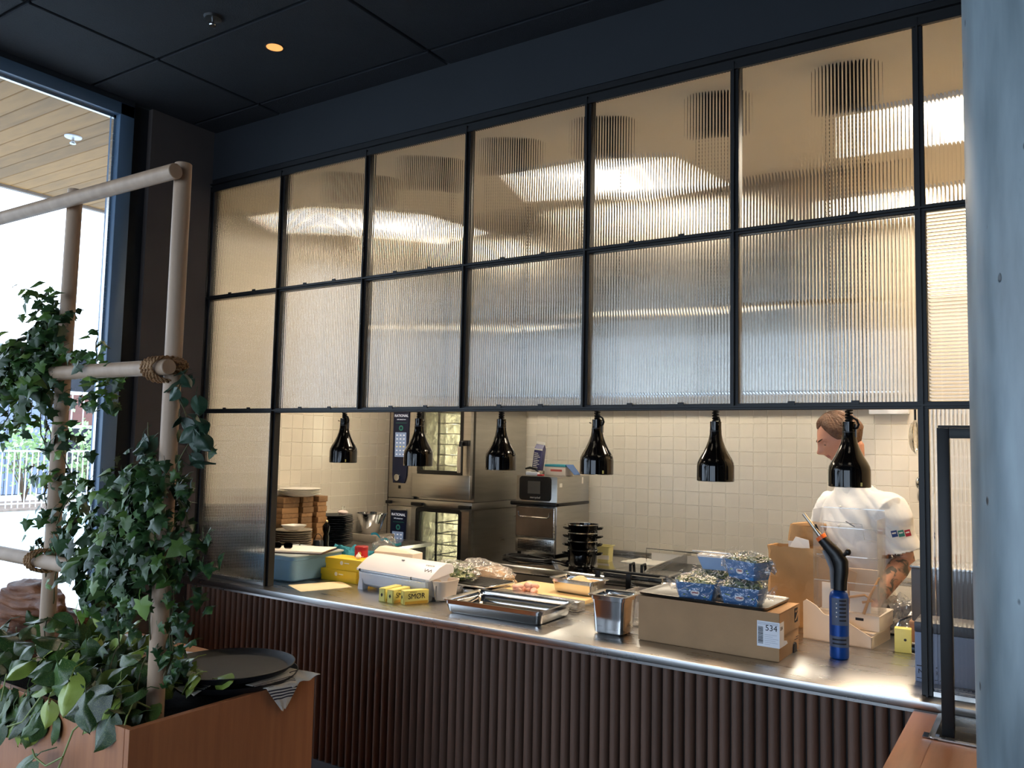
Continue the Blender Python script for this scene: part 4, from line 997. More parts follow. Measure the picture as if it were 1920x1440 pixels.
f = MB(); f.loft([rrect(.50, .27, .02, z=0), rrect(.52, .29, .025, z=.002), rrect(.53, .30, .025, z=.012), rrect(.525, .295, .025, z=.013), rrect(.50, .27, .02, z=.004)], 0); obj('tray', f, mat('tray_metal', (.20, .195, .19, 1), .33, 1, var=.2, vs=8), tr)
# punnets of herbs in cellophane
m_blue = mat('blue_card', '#3673ad', .4, var=.06, vs=4)
m_oval = mat('label_cream', '#e7ddd6', .5, var=.04); m_ovr = mat('label_red', '#b4504c', .5, var=.04)
def punnet(loc, rz, lab, seed, s=1):
    t = thing('herb_punnet', lab, 'punnet', loc, rz, 'blue herb punnets on the cardboard box')
    f = MB(); a = rrect(.125, .085, .006, 2, z=0); b = rrect(.155, .105, .006, 2, z=.068); c = rrect(.149, .099, .006, 2, z=.067); d = rrect(.12, .08, .006, 2, z=.004)
    f.loft([a, b, c, d], 0); obj('punnet', f, m_blue, t)
    tl = math.atan((.0525 - .0425) / .068)
    M = Matrix.Translation((.0, -.0475, .030)) @ Matrix.Rotation(PI / 2 - tl, 4, 'X')
    f = MB(); f.loft([[(.018 * math.cos(q) * 1.0, .011 * math.sin(q), .0) for q in [2 * PI * k / 24 for k in range(24)]], [(.018 * math.cos(q), .011 * math.sin(q), .0015) for q in [2 * PI * k / 24 for k in range(24)]]], M=M); lbl = obj('label', f, m_oval, t)
    f = MB(); f.cbox((0, 0, .0018), (.023, .006, .0006), M=M); obj('label_print', f, m_ovr, lbl)
    f = MB(); M2 = Matrix.Translation((0, -.0482, .038)) @ Matrix.Rotation(PI / 2 - tl, 4, 'X'); r = random.Random(seed)
    for k in range(7):
        cx = (-.045, -.038, -.03, .034, .042, .05, -.052)[k]; cy = r.uniform(-.012, .014)
        f.loft([[(cx - .006, cy, 0), (cx, cy + .003, 0), (cx + .007, cy, 0), (cx, cy - .003, 0)], [(cx - .006, cy, .001), (cx, cy + .003, .001), (cx + .007, cy, .001), (cx, cy - .003, .001)]], M=M2 @ Matrix.Rotation(r.uniform(-.3, .3), 4, 'Z'))
    obj('printed_leaf', f, m_leafg, t)
    f = leafbits(240, (.066, .044, .035), .014, seed, [0, 1, 0]); o = obj('herbs', f, [mat('herb_dark', '#3c5c2c', .5, var=.4, vs=20) if 'herb_dark' not in MATS else MATS['herb_dark'], m_leafp], t, (0, 0, .052), smooth=0); o['kind'] = 'stuff'
    # cellophane wrap
    def fn(u, v):
        q = 2 * PI * u; cu, su = math.cos(q), math.sin(q)
        k = (abs(cu) ** 5 + abs(su) ** 5) ** (-1 / 5)
        h = v
        w_ = 1.0 + (.07 + .05 * math.sin(q * 3 + seed)) * (1 if .1 < v < .9 else 0)
        top = max(0, (v - .72) / .28)
        sx = (.066 + .016 * min(1, v / .7)) * w_ * (1 - top ** 2 * .93); sy = (.045 + .012 * min(1, v / .7)) * w_ * (1 - top ** 2 * .93)
        p = Vector((cu * k * sx, su * k * sy, .002 + h * .095 * (1 if v < .72 else 1) + (.006 * math.sin(q * 5 + seed * 2) * min(1, v * 1.5))))
        n = mnoise.noise(Vector((p.x * 45 + seed, p.y * 45, p.z * 45))) * .005
        return p + Vector((cu, su, .4)) * n
    f = MB(); f.grid(64, 18, fn, wrapu=True)
    # gathered tail to the right and left
    for sx in (1, -1):
        f.grid(14, 9, lambda u, v, sx=sx: Vector((sx * (.076 + .04 * u * (1 + .3 * math.sin(v * 11))), (v - .5) * (.08 - .03 * u), .035 + .03 * u * math.sin(v * 9 + seed) + .02 * u)))
    obj('cellophane', f, m_cello, t, smooth=20)
    # pale slivers painted as glints on the cellophane
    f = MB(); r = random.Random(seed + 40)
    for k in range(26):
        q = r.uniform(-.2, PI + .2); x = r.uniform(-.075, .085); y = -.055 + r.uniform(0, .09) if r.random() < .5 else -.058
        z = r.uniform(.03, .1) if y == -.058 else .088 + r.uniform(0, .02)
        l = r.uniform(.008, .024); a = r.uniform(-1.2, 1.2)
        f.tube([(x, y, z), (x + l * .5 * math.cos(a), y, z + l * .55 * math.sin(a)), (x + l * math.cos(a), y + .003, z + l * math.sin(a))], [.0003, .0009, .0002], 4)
    obj('glint_sliver', f, m_cell_s, t)
zp = T0 + .1815
punnet((2.305, .165, zp), .12, 'blue herb punnet in cellophane, lower left of the group', 1)
punnet((2.485, .165, zp), .02, 'blue herb punnet in cellophane, lower right of the group', 2)
punnet((2.50, .185, zp + .098), -.45, 'blue herb punnet in cellophane stacked on the other two', 3)
punnet((2.30, .325, zp), .1, 'pale blue herb punnet in cellophane at the back of the group', 4)
dup_ = thing('herb_punnet', 'pale blue herb punnet at the back, stacked upper left under clear film', 'punnet', (2.33, .325, zp + .10), .1, 'blue herb punnets on the cardboard box')
f = MB(); f.loft([rrect(.11, .07, .006, 2, z=0), rrect(.15, .09, .006, 2, z=.05), rrect(.144, .084, .006, 2, z=.05), rrect(.105, .065, .006, 2, z=.004)], 0); obj('punnet', f, mat('pale_blue_card', '#8aa4c8', .4, var=.05), dup_)
f = MB(); f.loft([rrect(.155, .095, .006, 2, z=.0505), rrect(.155, .095, .006, 2, z=.058), rrect(.12, .07, .006, 2, z=.062)], 0); obj('film_lid', f, m_cello2, dup_, smooth=20)
pen = thing('steel_tongs', 'steel tongs resting on top of the punnet at the back', 'tongs', (2.335, .325, zp + .163), .1)
f = MB(); f.box(-.11, .08, -.008, -.002, .0, .006, 0, .002); f.box(-.11, .08, .004, .010, .0, .006, 0, .002); f.box(.075, .09, -.008, .010, 0, .006, 0, .002); obj('arm', f, m_steel, pen)
f = MB(); f.tube([(.10 + .012 * math.cos(a), .012 * math.sin(a), .003) for a in [2 * PI * k / 14 for k in range(15)]], .002, 5); obj('ring', f, m_polish, pen)
m_kraft = mat('kraft_paper', '#b98f5f', .75, var=.1, vs=6, bump=.5, bs=16)
def paperbag(loc, rz, w_, d_, h_, lab, seed, fold=0):
    t = thing('paper_bag', lab, 'paper bag', loc, rz)
    r = random.Random(seed)
    def ring(z, k, j):
        pts = rrect(w_ * k, d_ * k, .008, 3, z=z)
        return [(x + j * mnoise.noise(Vector((x * 20 + seed, z * 18, 1))), y + j * mnoise.noise(Vector((x * 20, z * 18, seed))), z + .3 * j * mnoise.noise(Vector((x * 30, y * 30, seed + z)))) for x, y, z in pts]
    def ring2(z, k, j):
        out = []
        N = 48
        for i in range(N):
            q = 2 * PI * i / N; cu, su = math.cos(q), math.sin(q); kk = (abs(cu) ** 8 + abs(su) ** 8) ** (-1 / 8)
            x, y = cu * kk * w_ / 2 * k, su * kk * d_ / 2 * k
            out.append((x + j * mnoise.noise(Vector((x * 22 + seed, z * 25, 1))), y + j * mnoise.noise(Vector((x * 22, z * 25, seed + y))), z + .3 * j * mnoise.noise(Vector((x * 30, y * 30, seed)))))
        return out
    f = MB(); rings = [ring2(0, .95, 0)] + [ring2(h_ * u, 1, .016) for u in [.05 + .95 * k / 12 for k in range(13)]] + [ring2(h_ * .99, .975, .016), ring2(h_ * .85, .96, .014)]
    f.loft(rings, 0, True, False); obj('bag', f, m_kraft, t, smooth=28)
    return t
b1 = paperbag((2.55, .83, T0), -.05, .29, .13, .345, 'open brown paper bag standing behind the cardboard box', 4)
f = MB(); f.box(-.085, .0, .05, .053, .0, .36); f.loft([[(-.07, .0, .33), (.03, -.01, .32), (.02, .0, .375), (-.04, .01, .385)], [(-.07, .003, .33), (.03, -.007, .32), (.02, .003, .375), (-.04, .013, .385)]]); obj('receipt', f, m_paper, b1)
b2 = paperbag((2.53, .96, T0), .2, .15, .09, .43, 'narrow brown paper bag rising behind the open paper bag', 9)
f = MB(); f.tube([(-.06, -.0, .425), (.02, -.01, .43), (.085, -.0, .425)], [.012, .02, .016], 8); obj('rolled_top', f, m_kraft, b2)

# white cardboard boxes and the clear rack standing on them
def lidbox(loc, rz, lx, ly, h, lab, flap=False):
    t = thing('white_box', lab, 'box', loc, rz, 'white cardboard boxes beside the blowtorch')
    f = MB(); f.box(-lx / 2, lx / 2, -ly / 2, ly / 2, 0, h, 0, .0015); obj('box', f, m_cardw, t)
    f = MB(); f.box(lx * .12, lx * .25, -ly / 2 - .0006, -ly / 2, h * .62, h * .8); obj('hand_slot', f, m_print, t)
    f = MB(); f.box(-lx / 2 - .002, lx / 2 + .002, -ly / 2 - .002, ly / 2 + .002, h * .985, h + .003, 0, .001); obj('lid', f, m_cardw, t)
    if flap:
        f = MB(); pts = [(-lx / 2, .0), (lx / 2 - .0, .0), (lx / 2, .045), (lx * .1, .10), (-.05, .11), (-lx * .3, .14), (-lx * .45, .16), (-lx / 2, .15)]
        f.loft([[(x, -ly / 2 - .03, z) for x, z in pts], [(x, -ly / 2 - .026, z) for x, z in pts]]); f.box(-lx / 2, lx / 2, -ly / 2 - .03, -ly / 2, 0, .004); f.box(lx / 2 - .003, lx / 2, -ly / 2 - .03, ly / 2, 0, .045)
        obj('front_flap', f, m_cardw, t)
    return t
lidbox((2.76, .69, T0), -.12, .27, .22, .052, 'lower white cardboard box with raised front flap', True)
lidbox((2.785, .72, T0 + .0565), -.08, .24, .22, .058, 'upper white cardboard box with a hand slot, below the clear rack')
ck_ = thing('clear_rack', 'clear acrylic document rack standing on the white boxes', 'rack', (2.772, .66, T0 + .1185), -.03)
m_acr = clear('acrylic', tint=(.97, .97, .97, 1), gloss=.0, rough=.12, haze=.05, hazec=(.9, .85, .8, 1)); m_edge = clear('acrylic_edge', tint=(.85, .86, .86, 1), gloss=.25, rough=.05, haze=.25)
f = MB()
f.box(-.128, -.124, -.06, .10, 0, .41); obj('side_panel', f, m_acr, ck_)
f = MB(); f.box(.121, .125, -.06, .10, 0, .38); obj('side_panel', f, m_acr, ck_)
for i, (y, z0, z1) in enumerate(((.098, .0, .41), (.045, .0, .33), (-.02, .0, .22), (-.058, 0, .12))):
    f = MB(); f.box(-.124, .121, y - .002, y + .002, z0, z1); p_ = obj('divider', f, m_acr, ck_)
    f = MB(); f.box(-.124, .121, y - .0025, y + .0025, z1, z1 + .003); obj('edge', f, m_edge, p_)
f = MB(); f.tube([(-.122, -.064, .31), (-.085, -.064, .31), (-.085, -.064, .365), (.065, -.064, .36), (.075, -.064, .30), (.118, -.064, .295)], .0014, 5); obj('cut_edge', f, m_edge, ck_)
for k, (z0, sz) in enumerate(((.0, .10),)):
    f = MB(); f.box(-.10, -.0, -.035, -.03, .004, .11); f.box(.01, .09, -.035, -.03, .004, .085); f.box(-.015, .1, -.04, -.036, .10, .14) if False else None; obj('card', f, m_paper, ck_)
en = thing('brown_envelopes', 'brown envelopes standing tilted in the clear rack', 'envelopes', (2.705, .678, T0 + .1225), -.03)
f = MB(); 
for k, (y, a) in enumerate(((0, .05), (.012, -.02))):
    pts = [(-.075, .03), (.075, .03), (.095, .15 - .0), (-.07, .205)] if k == 0 else [(-.06, .0), (.05, .0), (.07, .12), (-.05, .14)]
    g2 = MB(); g2.loft([[(x, y, z) for x, z in pts], [(x, y + .004, z) for x, z in pts]]); obj('envelope', g2, m_kraft, en)
f.bm.free()
bdw = thing('wooden_board', 'pale wooden board standing behind the clear rack', 'board', (2.75, .835, T0), .03)
f = MB(); f.box(-.17, .11, -.006, .006, .001, .27, 0, .004); obj('board', f, mat('pale_beech', '#dcc1a0', .55, var=.06, vs=4), bdw)
ws = thing('wooden_tongs', 'wooden tongs leaning in the clear rack above the white box', 'tongs', (2.84, .615, T0 + .1195), .0)
f = MB(); f.tube([(-.06, 0, .06), (.0, .0, .075), (.03, 0, .055), (-.01, 0, .045)], .005, 8); f.tube([(-.005, 0, .0), (.02, 0, .075), (.055, .0, .15)], [.006, .005, .004], 8); obj('arm', f, mat('beech', '#cf9f68', .5, var=.1), ws)
# blowtorch
bt = thing('kitchen_blowtorch', 'blowtorch with blue gas canister standing on the counter edge', 'blowtorch', (2.802, .315, T0))
m_can = mat('blue_canister', '#164a9a', .28, .3, var=.06); m_lab = mat('canister_label', '#55617a', .45, var=.15, vs=20)
f = MB(); f.lathe([(.029, 0), (.0335, .004), (.0345, .01), (.0345, .225), (.031, .24), (.020, .25), (.016, .252)], 36); cn = obj('canister', f, m_can, bt)
f = MB(); f.lathe([(.0348, .045), (.0348, .085)], 36, cap0=False, cap1=False); obj('label_band', f, m_lab, cn)
f = MB()
f.grid(20, 2, lambda u, v: (.0349 * math.cos(-2.2 + 1.9 * u), .0349 * math.sin(-2.2 + 1.9 * u), .125 + .10 * v)); obj('label_panel', f, m_lab, cn)
f = MB()
for k in range(6):
    for (a0, a1) in ((-1.35, -.6),): f.grid(6, 2, lambda u, v, k=k: (.0353 * math.cos(a0 + (a1 - a0) * u), .0353 * math.sin(a0 + (a1 - a0) * u), .213 - k * .0145 + .006 * v))
for k in range(2): f.grid(8, 2, lambda u, v, k=k: (.0353 * math.cos(-2.1 + 1.5 * u), .0353 * math.sin(-2.1 + 1.5 * u), .055 + k * .015 + .006 * v))
obj('fine_print', f, m_print, cn, smooth=0)
f = MB()
for k in range(4): f.lathe([(.0025, 0), (.0025, .001)], 8, M=Matrix.Rotation(-1.62, 4, 'Z') @ Matrix.Translation((.0352, 0, .205 - k * .016)) @ Matrix.Rotation(PI / 2, 4, 'Y'))
obj('hazard_mark', f, m_paper, cn)
dxy = Vector((-.83, .1, 0)).normalized()
hd_ = MB()
def oval(p, rx, ry, ax, n=16):
    ax = Vector(ax).normalized(); s = Vector((0, -1, 0)).cross(ax).normalized(); q = ax.cross(s)
    return [Vector(p) + s * rx * math.cos(2 * PI * k / n) + q * ry * math.sin(2 * PI * k / n) for k in range(n)]
hd_.loft([oval((.004, 0, .252), .025, .022, (0, 0, 1)), oval((.004, 0, .285), .026, .022, (0, 0, 1)), oval((.008, 0, .32), .027, .022, (0, 0, 1)), oval((.006, 0, .355), .030, .022, (-.25, 0, 1)), oval((-.012, 0, .385), .027, .021, (-.7, 0, 1)), oval((-.04, 0, .415), .022, .019, (-.8, 0, 1)), oval((-.062, 0, .44), .019, .017, (-.8, 0, 1))], 0)
hb = obj('torch_body', hd_, m_plastic, bt, smooth=50)
f = MB(); f.loft([oval((-.020, -.002, .256), .008, .0225, (0, 0, 1)), oval((-.022, -.002, .33), .010, .0225, (0, 0, 1)), oval((-.035, -.002, .365), .011, .0225, (-.6, 0, 1)), oval((-.052, -.002, .395), .007, .018, (-.7, 0, 1))], 0); obj('grip_panel', f, mat('grey_rubber', '#7b8088', .5, var=.05), hb)
f = MB(); f.loft([oval((-.058, 0, .436), .0205, .019, (-.8, 0, 1)), oval((-.066, 0, .448), .0205, .019, (-.8, 0, 1))], 0); obj('orange_ring', f, mat('orange_plastic', '#e26a2c', .4, var=.05), hb)
f = MB(); f.tube([(-.062, 0, .442), (-.085, 0, .472)], .009, 12); f.tube([(-.08, 0, .466), (-.128, 0, .528)], .0068, 14); obj('nozzle', f, mat('scorched_steel', (.45, .42, .36, 1), .3, 1, var=.25, vs=30), bt)
f = MB(); f.tube([(-.07, 0, .462), (-.083, 0, .49)], .0035, 6); obj('igniter_wire', f, m_plastic, bt)
f = MB(); f.tube([(.01, 0, .375), (.028, 0, .39)], .008, 10); f.sphere((.034, 0, .395), (.011, .01, .013)); obj('trigger_knob', f, m_plastic, hb)
# right end of the counter
f = MB()
yb = thing('butter_pack', 'single yellow butter pack standing upright beside the white boxes', 'butter', (2.985, .575, T0), .1)
f.box(-.03, .03, -.022, .022, 0, .092, 0, .003); obj('wrapper', f, m_but, yb)
f = MB(); f.lathe([(.005, 0), (.005, .001)], 12, M=Matrix.Translation((.008, -.0222, .05)) @ Matrix.Rotation(PI / 2, 4, 'X')); obj('emblem', f, m_print, yb)
ob = thing('tan_carton', 'narrow tan carton behind the upright butter pack', 'carton', (3.035, .80, T0)); f = MB(); f.box(-.05, .04, -.05, .05, 0, .085, 0, .002); obj('box', f, mat('tan_card', '#b98f74', .6, var=.06), ob); f = MB(); f.box(-.052, .042, -.052, .052, .075, .088, 0, .002); obj('lid', f, MATS['tan_card'], ob)
nb = thing('printed_carton', 'blue grey carton marked NOR beside the right post', 'carton', (3.135, .21, T0), .0)
m_bg = mat('blue_grey_card', '#78839c', .5, var=.06); f = MB(); f.box(-.055, .16, -.062, .09, 0, .165, 0, .003); obj('box', f, m_bg, nb)
f = MB(); f.box(-.056, .161, -.063, .091, .1653, .20, 0, .004); obj('lid', f, mat('dark_lid', '#3e3d44', .4, var=.1), nb)
text('lettering', 'NOR', .022, m_print, nb, (-.022, -.0625, .035), (PI / 2, 0, 0)); 
f = MB(); f.box(-.05, .0, -.0626, -.0620, .052, .055); f.box(-.05, .02, -.0626, -.0620, .012, .014); obj('fine_print', f, m_print, nb)
f = MB(); f.lathe([(.02, 0), (.02, .012)], 16, M=Matrix.Translation((-.056, -.02, .10)) @ Matrix.Rotation(-PI / 2, 4, 'Y')); obj('side_button', f, m_plastic, nb)
gm = thing('grey_machine', 'dark grey boxy machine on steel legs behind the right post', 'machine', (3.09, .80, T0), .0)
f = MB(); f.box(-.09, .30, -.10, .12, .10, .31, 0, .005); obj('housing', f, mat('machine_grey', '#57565b', .45, var=.06), gm)
f = MB(); f.box(-.095, .305, -.105, .125, .31, .322, 0, .004); obj('top_plate', f, m_steel, gm)
for x in (-.08, .28):
    for y in (-.085, .10):
        f = MB(); f.box(x, x + .015, y, y + .015, 0, .10); obj('leg', f, m_steel, gm)
f = MB(); f.tube([(-.09, -.1, .12), (-.13, -.12, .10), (-.15, -.12, .06)], .004, 6); obj('lever', f, m_polish, gm)
cl = thing('plastic_wrap_bag', 'milky crumpled plastic bag behind the white boxes', 'bag', (2.93, .93, T0)); 
obj('bag', crumple(.07, .08, .09, 2.2, .3), m_cello2, cl, (0, 0, .055), smooth=25)
wk = thing('white_strip', 'cream folded strip leaning before the grey machine', 'card', (3.02, .68, T0), .3)
f = MB(); f.loft([[(-.03, 0, 0), (.0, 0, 0), (.10, .0, .09), (.07, 0, .09)], [(-.03, .002, 0), (.0, .002, 0), (.10, .002, .09), (.07, .002, .09)]]); obj('card', f, m_cardw, wk)

# things on the cooking line
pb = thing('black_pot', '', 'pot', (.735, 2.13, CZ), 0, 'stacked black enamel pots with steel rims')
f = MB(); f.lathe([(.078, 0), (.085, .006), (.098, .03), (.106, .115), (.104, .115), (.096, .03), (.08, .008), (0, .007)], 36); obj('pot', f, m_gloss, pb)
f = MB(); f.lathe([(.104, .113), (.109, .115), (.109, .120), (.103, .118)], 36, cap0=False, cap1=False); obj('rim', f, m_polish, pb)
for s in (-1, 1):
    f = MB(); f.tube([(s * .10, -.03, .085), (s * .125, -.028, .09), (s * .135, 0, .093), (s * .125, .028, .09), (s * .10, .03, .085)], .0065, 8); obj('handle', f, m_gloss, pb)
pb['label'] = 'lowest black enamel pot of the stack beside the countertop oven'; pb.rotation_euler = (0, 0, .5)
for k, l in enumerate(('second lowest black enamel pot of the stack on the cooking line', 'third black enamel pot of the stack, one below the top', 'topmost black enamel pot of the stack beside the countertop oven')):
    dup(pb, (.735 + .002 * k, 2.13, CZ + .0565 * (k + 1) + .004), .5 + (.12, -.1, .08)[k], l)
cc = thing('black_cable', 'thick black power cable coiled on the left end of the cooking line', 'cable', (.30, 2.10, CZ))
f = MB(); pts = []
for i in range(240):
    a = i / 240 * 2 * PI * 4.3; r0 = .5 + .18 * math.sin(a * .37 + 1); pts.append((.19 * math.cos(a) * (1 - .1 * r0) + .02 * math.sin(a * 2.3), .115 * math.sin(a) * (.8 + .25 * r0), .008 + .005 * (i / 240 * 4.3) + .003 * math.sin(a * 3)))
pts += [(.24, .05, .012), (.28, .03, .012)]
f.tube(pts, .0075, 7); obj('cable', f, m_plastic, cc)
f = MB(); f.tube([(.27, .033, .016), (.30, .02, .018), (.335, .005, .018)], [.010, .016, .018], 10); pl_ = obj('plug', f, m_plastic, cc)
f = MB(); f.tube([(.335, .012, .018), (.36, .003, .018)], .0025, 6); f.tube([(.333, -.002, .018), (.356, -.011, .018)], .0025, 6); obj('prong', f, m_polish, pl_)
yt = thing('yellow_container', 'pale yellow plastic container behind the black pots', 'container', (.745, 2.46, CZ), .1)
f = MB(); f.loft([rrect(.09, .09, .012, z=0), rrect(.10, .10, .012, z=.11), rrect(.12, .12, .014, z=.112), rrect(.12, .12, .014, z=.116), rrect(.095, .095, .012, z=.116), rrect(.085, .085, .01, z=.005)], 0); obj('container', f, mat('pale_yellow', '#d8cf8e', .45, var=.04), yt)
f = MB(); f.box(-.05, .05, -.0535, -.047, .02, .05); obj('tape', f, m_paper, yt)
wp = thing('white_cloth', 'white cloth lying flat behind the black pots', 'cloth', (1.02, 2.62, CZ), -.1)
f = MB(); f.grid(24, 16, lambda u, v: ((u - .5) * .30, (v - .5) * .30, .006 + .006 * abs(mnoise.noise(Vector((u * 4, v * 4, 2)))))); f.box(-.149, .149, -.149, .149, 0, .005); obj('cloth', f, m_paper, wp)
# on the countertop oven
TZ = CZ + .6015
mc = thing('milk_carton', 'dark purple milk carton lying tilted on the countertop oven', 'carton', (.10, 2.55, TZ), .15)
f = MB(); Mx = Matrix.Translation((0, 0, .035)) @ Matrix.Rotation(.12, 4, 'Y')
f.box(-.035, .035, -.035, .035, .0, .17, 0, .002, M=Mx)
f.loft([[Mx @ Vector(p) for p in ((-.035, -.035, .17), (.035, -.035, .17), (.035, .035, .17), (-.035, .035, .17))], [Mx @ Vector(p) for p in ((-.035, -.003, .205), (.035, -.003, .205), (.035, .003, .205), (-.035, .003, .205))]], 0)
ca = obj('carton', f, mat('purple_carton', '#3a3560', .4, var=.08), mc)
f = MB(); f.box(-.036, .036, -.005, .005, .205, .226, M=Mx); f.box(-.0355, .0355, -.0358, -.0350, .16, .17, M=Mx); obj('gable', f, m_paper, mc)
f = MB()
for k in range(9): f.box(-.028, -.028 + (.04, .03, .05, .035, .045, .03, .05, .04, .03)[k], -.0362, -.0352, .02 + k * .014, .0255 + k * .014, M=Mx)
obj('fine_print', f, m_paper, ca, smooth=0)
f = MB(); f.box(-.045, .045, -.04, .04, 0, .034, 0, .004); obj('base', f, mat('grey_stand', '#9a9488', .5, var=.06), mc)
gb = thing('glove_box', 'white and teal carton of gloves open at one end on the oven', 'carton', (.275, 2.62, TZ), -.05)
f = MB(); f.box(-.115, .075, -.06, .06, 0, .085, 0, .002); obj('box', f, m_cardw, gb)
f = MB(); f.box(-.116, .076, -.0612, .061, .068, .0862, 0, .001); obj('teal_band', f, mat('teal_print', '#3c9aa8', .5, var=.05), gb)
f = MB(); f.box(-.06, .045, -.0618, -.0605, .032, .048); obj('red_print', f, mat('red_print', '#c45a4e', .5, var=.05), gb)
f = MB(); f.loft([[(.076, -.06, .085), (.076, .05, .085), (.15, .04, .01), (.15, -.05, .01)], [(.078, -.06, .087), (.078, .05, .087), (.152, .04, .012), (.152, -.05, .012)]]); obj('flap', f, mat('blue_flap', '#4d6a9c', .5, var=.05), gb)
kn = thing('scraper', 'white handled scraper with black grip at the front of the oven top', 'tool', (.135, 2.415, TZ), .0)
f = MB(); f.box(-.05, .06, -.02, .02, 0, .028, 0, .008); obj('body', f, m_white, kn)
f = MB(); f.tube([(-.06, 0, .05), (-.02, 0, .058), (.03, 0, .05), (.055, 0, .024)], [.007, .010, .010, .007], 8); obj('grip', f, m_plastic, kn)
f = MB(); f.box(.055, .10, -.018, .018, 0, .010, 0, .002); obj('red_tag', f, m_red, kn)
# ------------------------------------------------------------------ the cook
ckp = thing('person', 'cook in a white short sleeved jacket looking down, tattooed forearm, behind the counter', 'person', (2.73, 1.12, 0))
PX = Vector((2.73, 1.12, 0))
def wl_(p): return Vector(p) - PX
m_skin = mat('skin', '#c98f74', .5, var=.08, vs=9, sss=.12)
m_shirt = mat('chef_white', '#ece9e4', .8, var=.03, vs=5, bump=.25, bs=7)
m_trs = mat('dark_trousers', '#23252b', .85, var=.1)
def tattoo():
    m = bpy.data.materials.new('tattooed_skin'); m.use_nodes = True; n = m.node_tree; L = n.links; b = n.nodes['Principled BSDF']
    t = n.nodes.new('ShaderNodeTexCoord'); nz = n.nodes.new('ShaderNodeTexNoise'); nz.inputs['Scale'].default_value = 17; nz.inputs['Detail'].default_value = 3; nz.inputs['Distortion'].default_value = 1.4; L.new(t.outputs['Object'], nz.inputs[0])
    r = n.nodes.new('ShaderNodeValToRGB'); r.color_ramp.elements[0].position = .50; r.color_ramp.elements[1].position = .58; r.color_ramp.elements[0].color = sr('#c08a6c'); r.color_ramp.elements[1].color = sr('#5d5348'); L.new(nz.outputs[0], r.inputs[0]); L.new(r.outputs[0], b.inputs['Base Color'])
    b.inputs['Roughness'].default_value = .5; b.inputs['Subsurface Weight'].default_value = .08; b.inputs['Subsurface Radius'].default_value = (.02, .008, .004)
    return m
m_tat = tattoo()
F = Vector((-.62, -.785, 0)).normalized(); Lf = Vector((0, 0, 1)).cross(F)      # facing, his left
def skin(name, verts, edges, radii, mats, root=0, sub=2, parent=None):
    me = bpy.data.meshes.new(name); me.from_pydata([wl_(v) for v in verts], edges, []); me.update()
    o = bpy.data.objects.new(name, me); COL.objects.link(o)
    sm = o.modifiers.new('skin', 'SKIN'); sm.use_smooth_shade = True; sm.branch_smoothing = .6
    for i, rr in enumerate(radii):
        sv_ = me.skin_vertices[0].data[i]; sv_.radius = rr if isinstance(rr, tuple) else (rr, rr); sv_.use_root = (i == root)
    sb = o.modifiers.new('sub', 'SUBSURF'); sb.levels = sub; sb.render_levels = sub
    dg = bpy.context.evaluated_depsgraph_get(); dg.update()
    m2 = bpy.data.meshes.new_from_object(o.evaluated_get(dg)); bpy.data.objects.remove(o)
    return m2
base = Vector((2.73, 1.13, 0))
def at(f=0, l=0, z=0): return base + F * f + Lf * l + Vector((0, 0, z))
# joints
pel = at(0, 0, .97); spine = at(.01, 0, 1.16); chest = at(.01, 0, 1.36); neck0 = at(.02, 0, 1.515); neck1 = at(.055, 0, 1.60)
shL = at(.0, .180, 1.44); shR = at(.0, -.180, 1.44)
elL = Vector((2.93, 1.04, 1.20)); wrL = Vector((2.845, .865, 1.045)); haL = Vector((2.82, .82, 1.01))
elR = Vector((2.52, 1.27, 1.20)); wrR = Vector((2.67, 1.06, 1.12)); haR = Vector((2.71, 1.01, 1.10))
hipL = at(0, .10, .93); hipR = at(0, -.10, .93)
knL = at(.03, .11, .50); knR = at(.03, -.11, .50); anL = at(-.01, .11, .09); anR = at(-.01, -.11, .09); toL = at(.16, .13, .04); toR = at(.16, -.13, .04)
V = [pel, spine, chest, neck0, neck1, shL, elL, wrL, haL, shR, elR, wrR, haR, hipL, knL, anL, toL, hipR, knR, anR, toR, elL * .35 + wrL * .65, elR * .35 + wrR * .65]
Ed = [(0, 1), (1, 2), (2, 3), (3, 4), (2, 5), (5, 6), (6, 21), (21, 7), (7, 8), (2, 9), (9, 10), (10, 22), (22, 11), (11, 12), (0, 13), (13, 14), (14, 15), (15, 16), (0, 17), (17, 18), (18, 19), (19, 20)]
Rd = [(.12, .15), (.115, .14), (.12, .15), .062, .058, .065, .047, .031, .03, .065, .047, .031, .03, .09, .06, .045, .03, .09, .06, .045, .03, .041, .041]
bb_ = MB()
def bring(z, a_, d_, f0=0.0, N=24): return [wl_(at(f0 + d_ * math.sin(2 * PI * k / N), a_ * math.cos(2 * PI * k / N), z)) for k in range(N)]
bb_.loft([bring(.86, .15, .10), bring(.97, .155, .115), bring(1.12, .140, .11, .01), bring(1.25, .150, .112, .012), bring(1.36, .165, .11, .01), bring(1.43, .145, .095, .005), bring(1.48, .095, .075, .01), bring(1.515, .06, .06, .02)], 0)
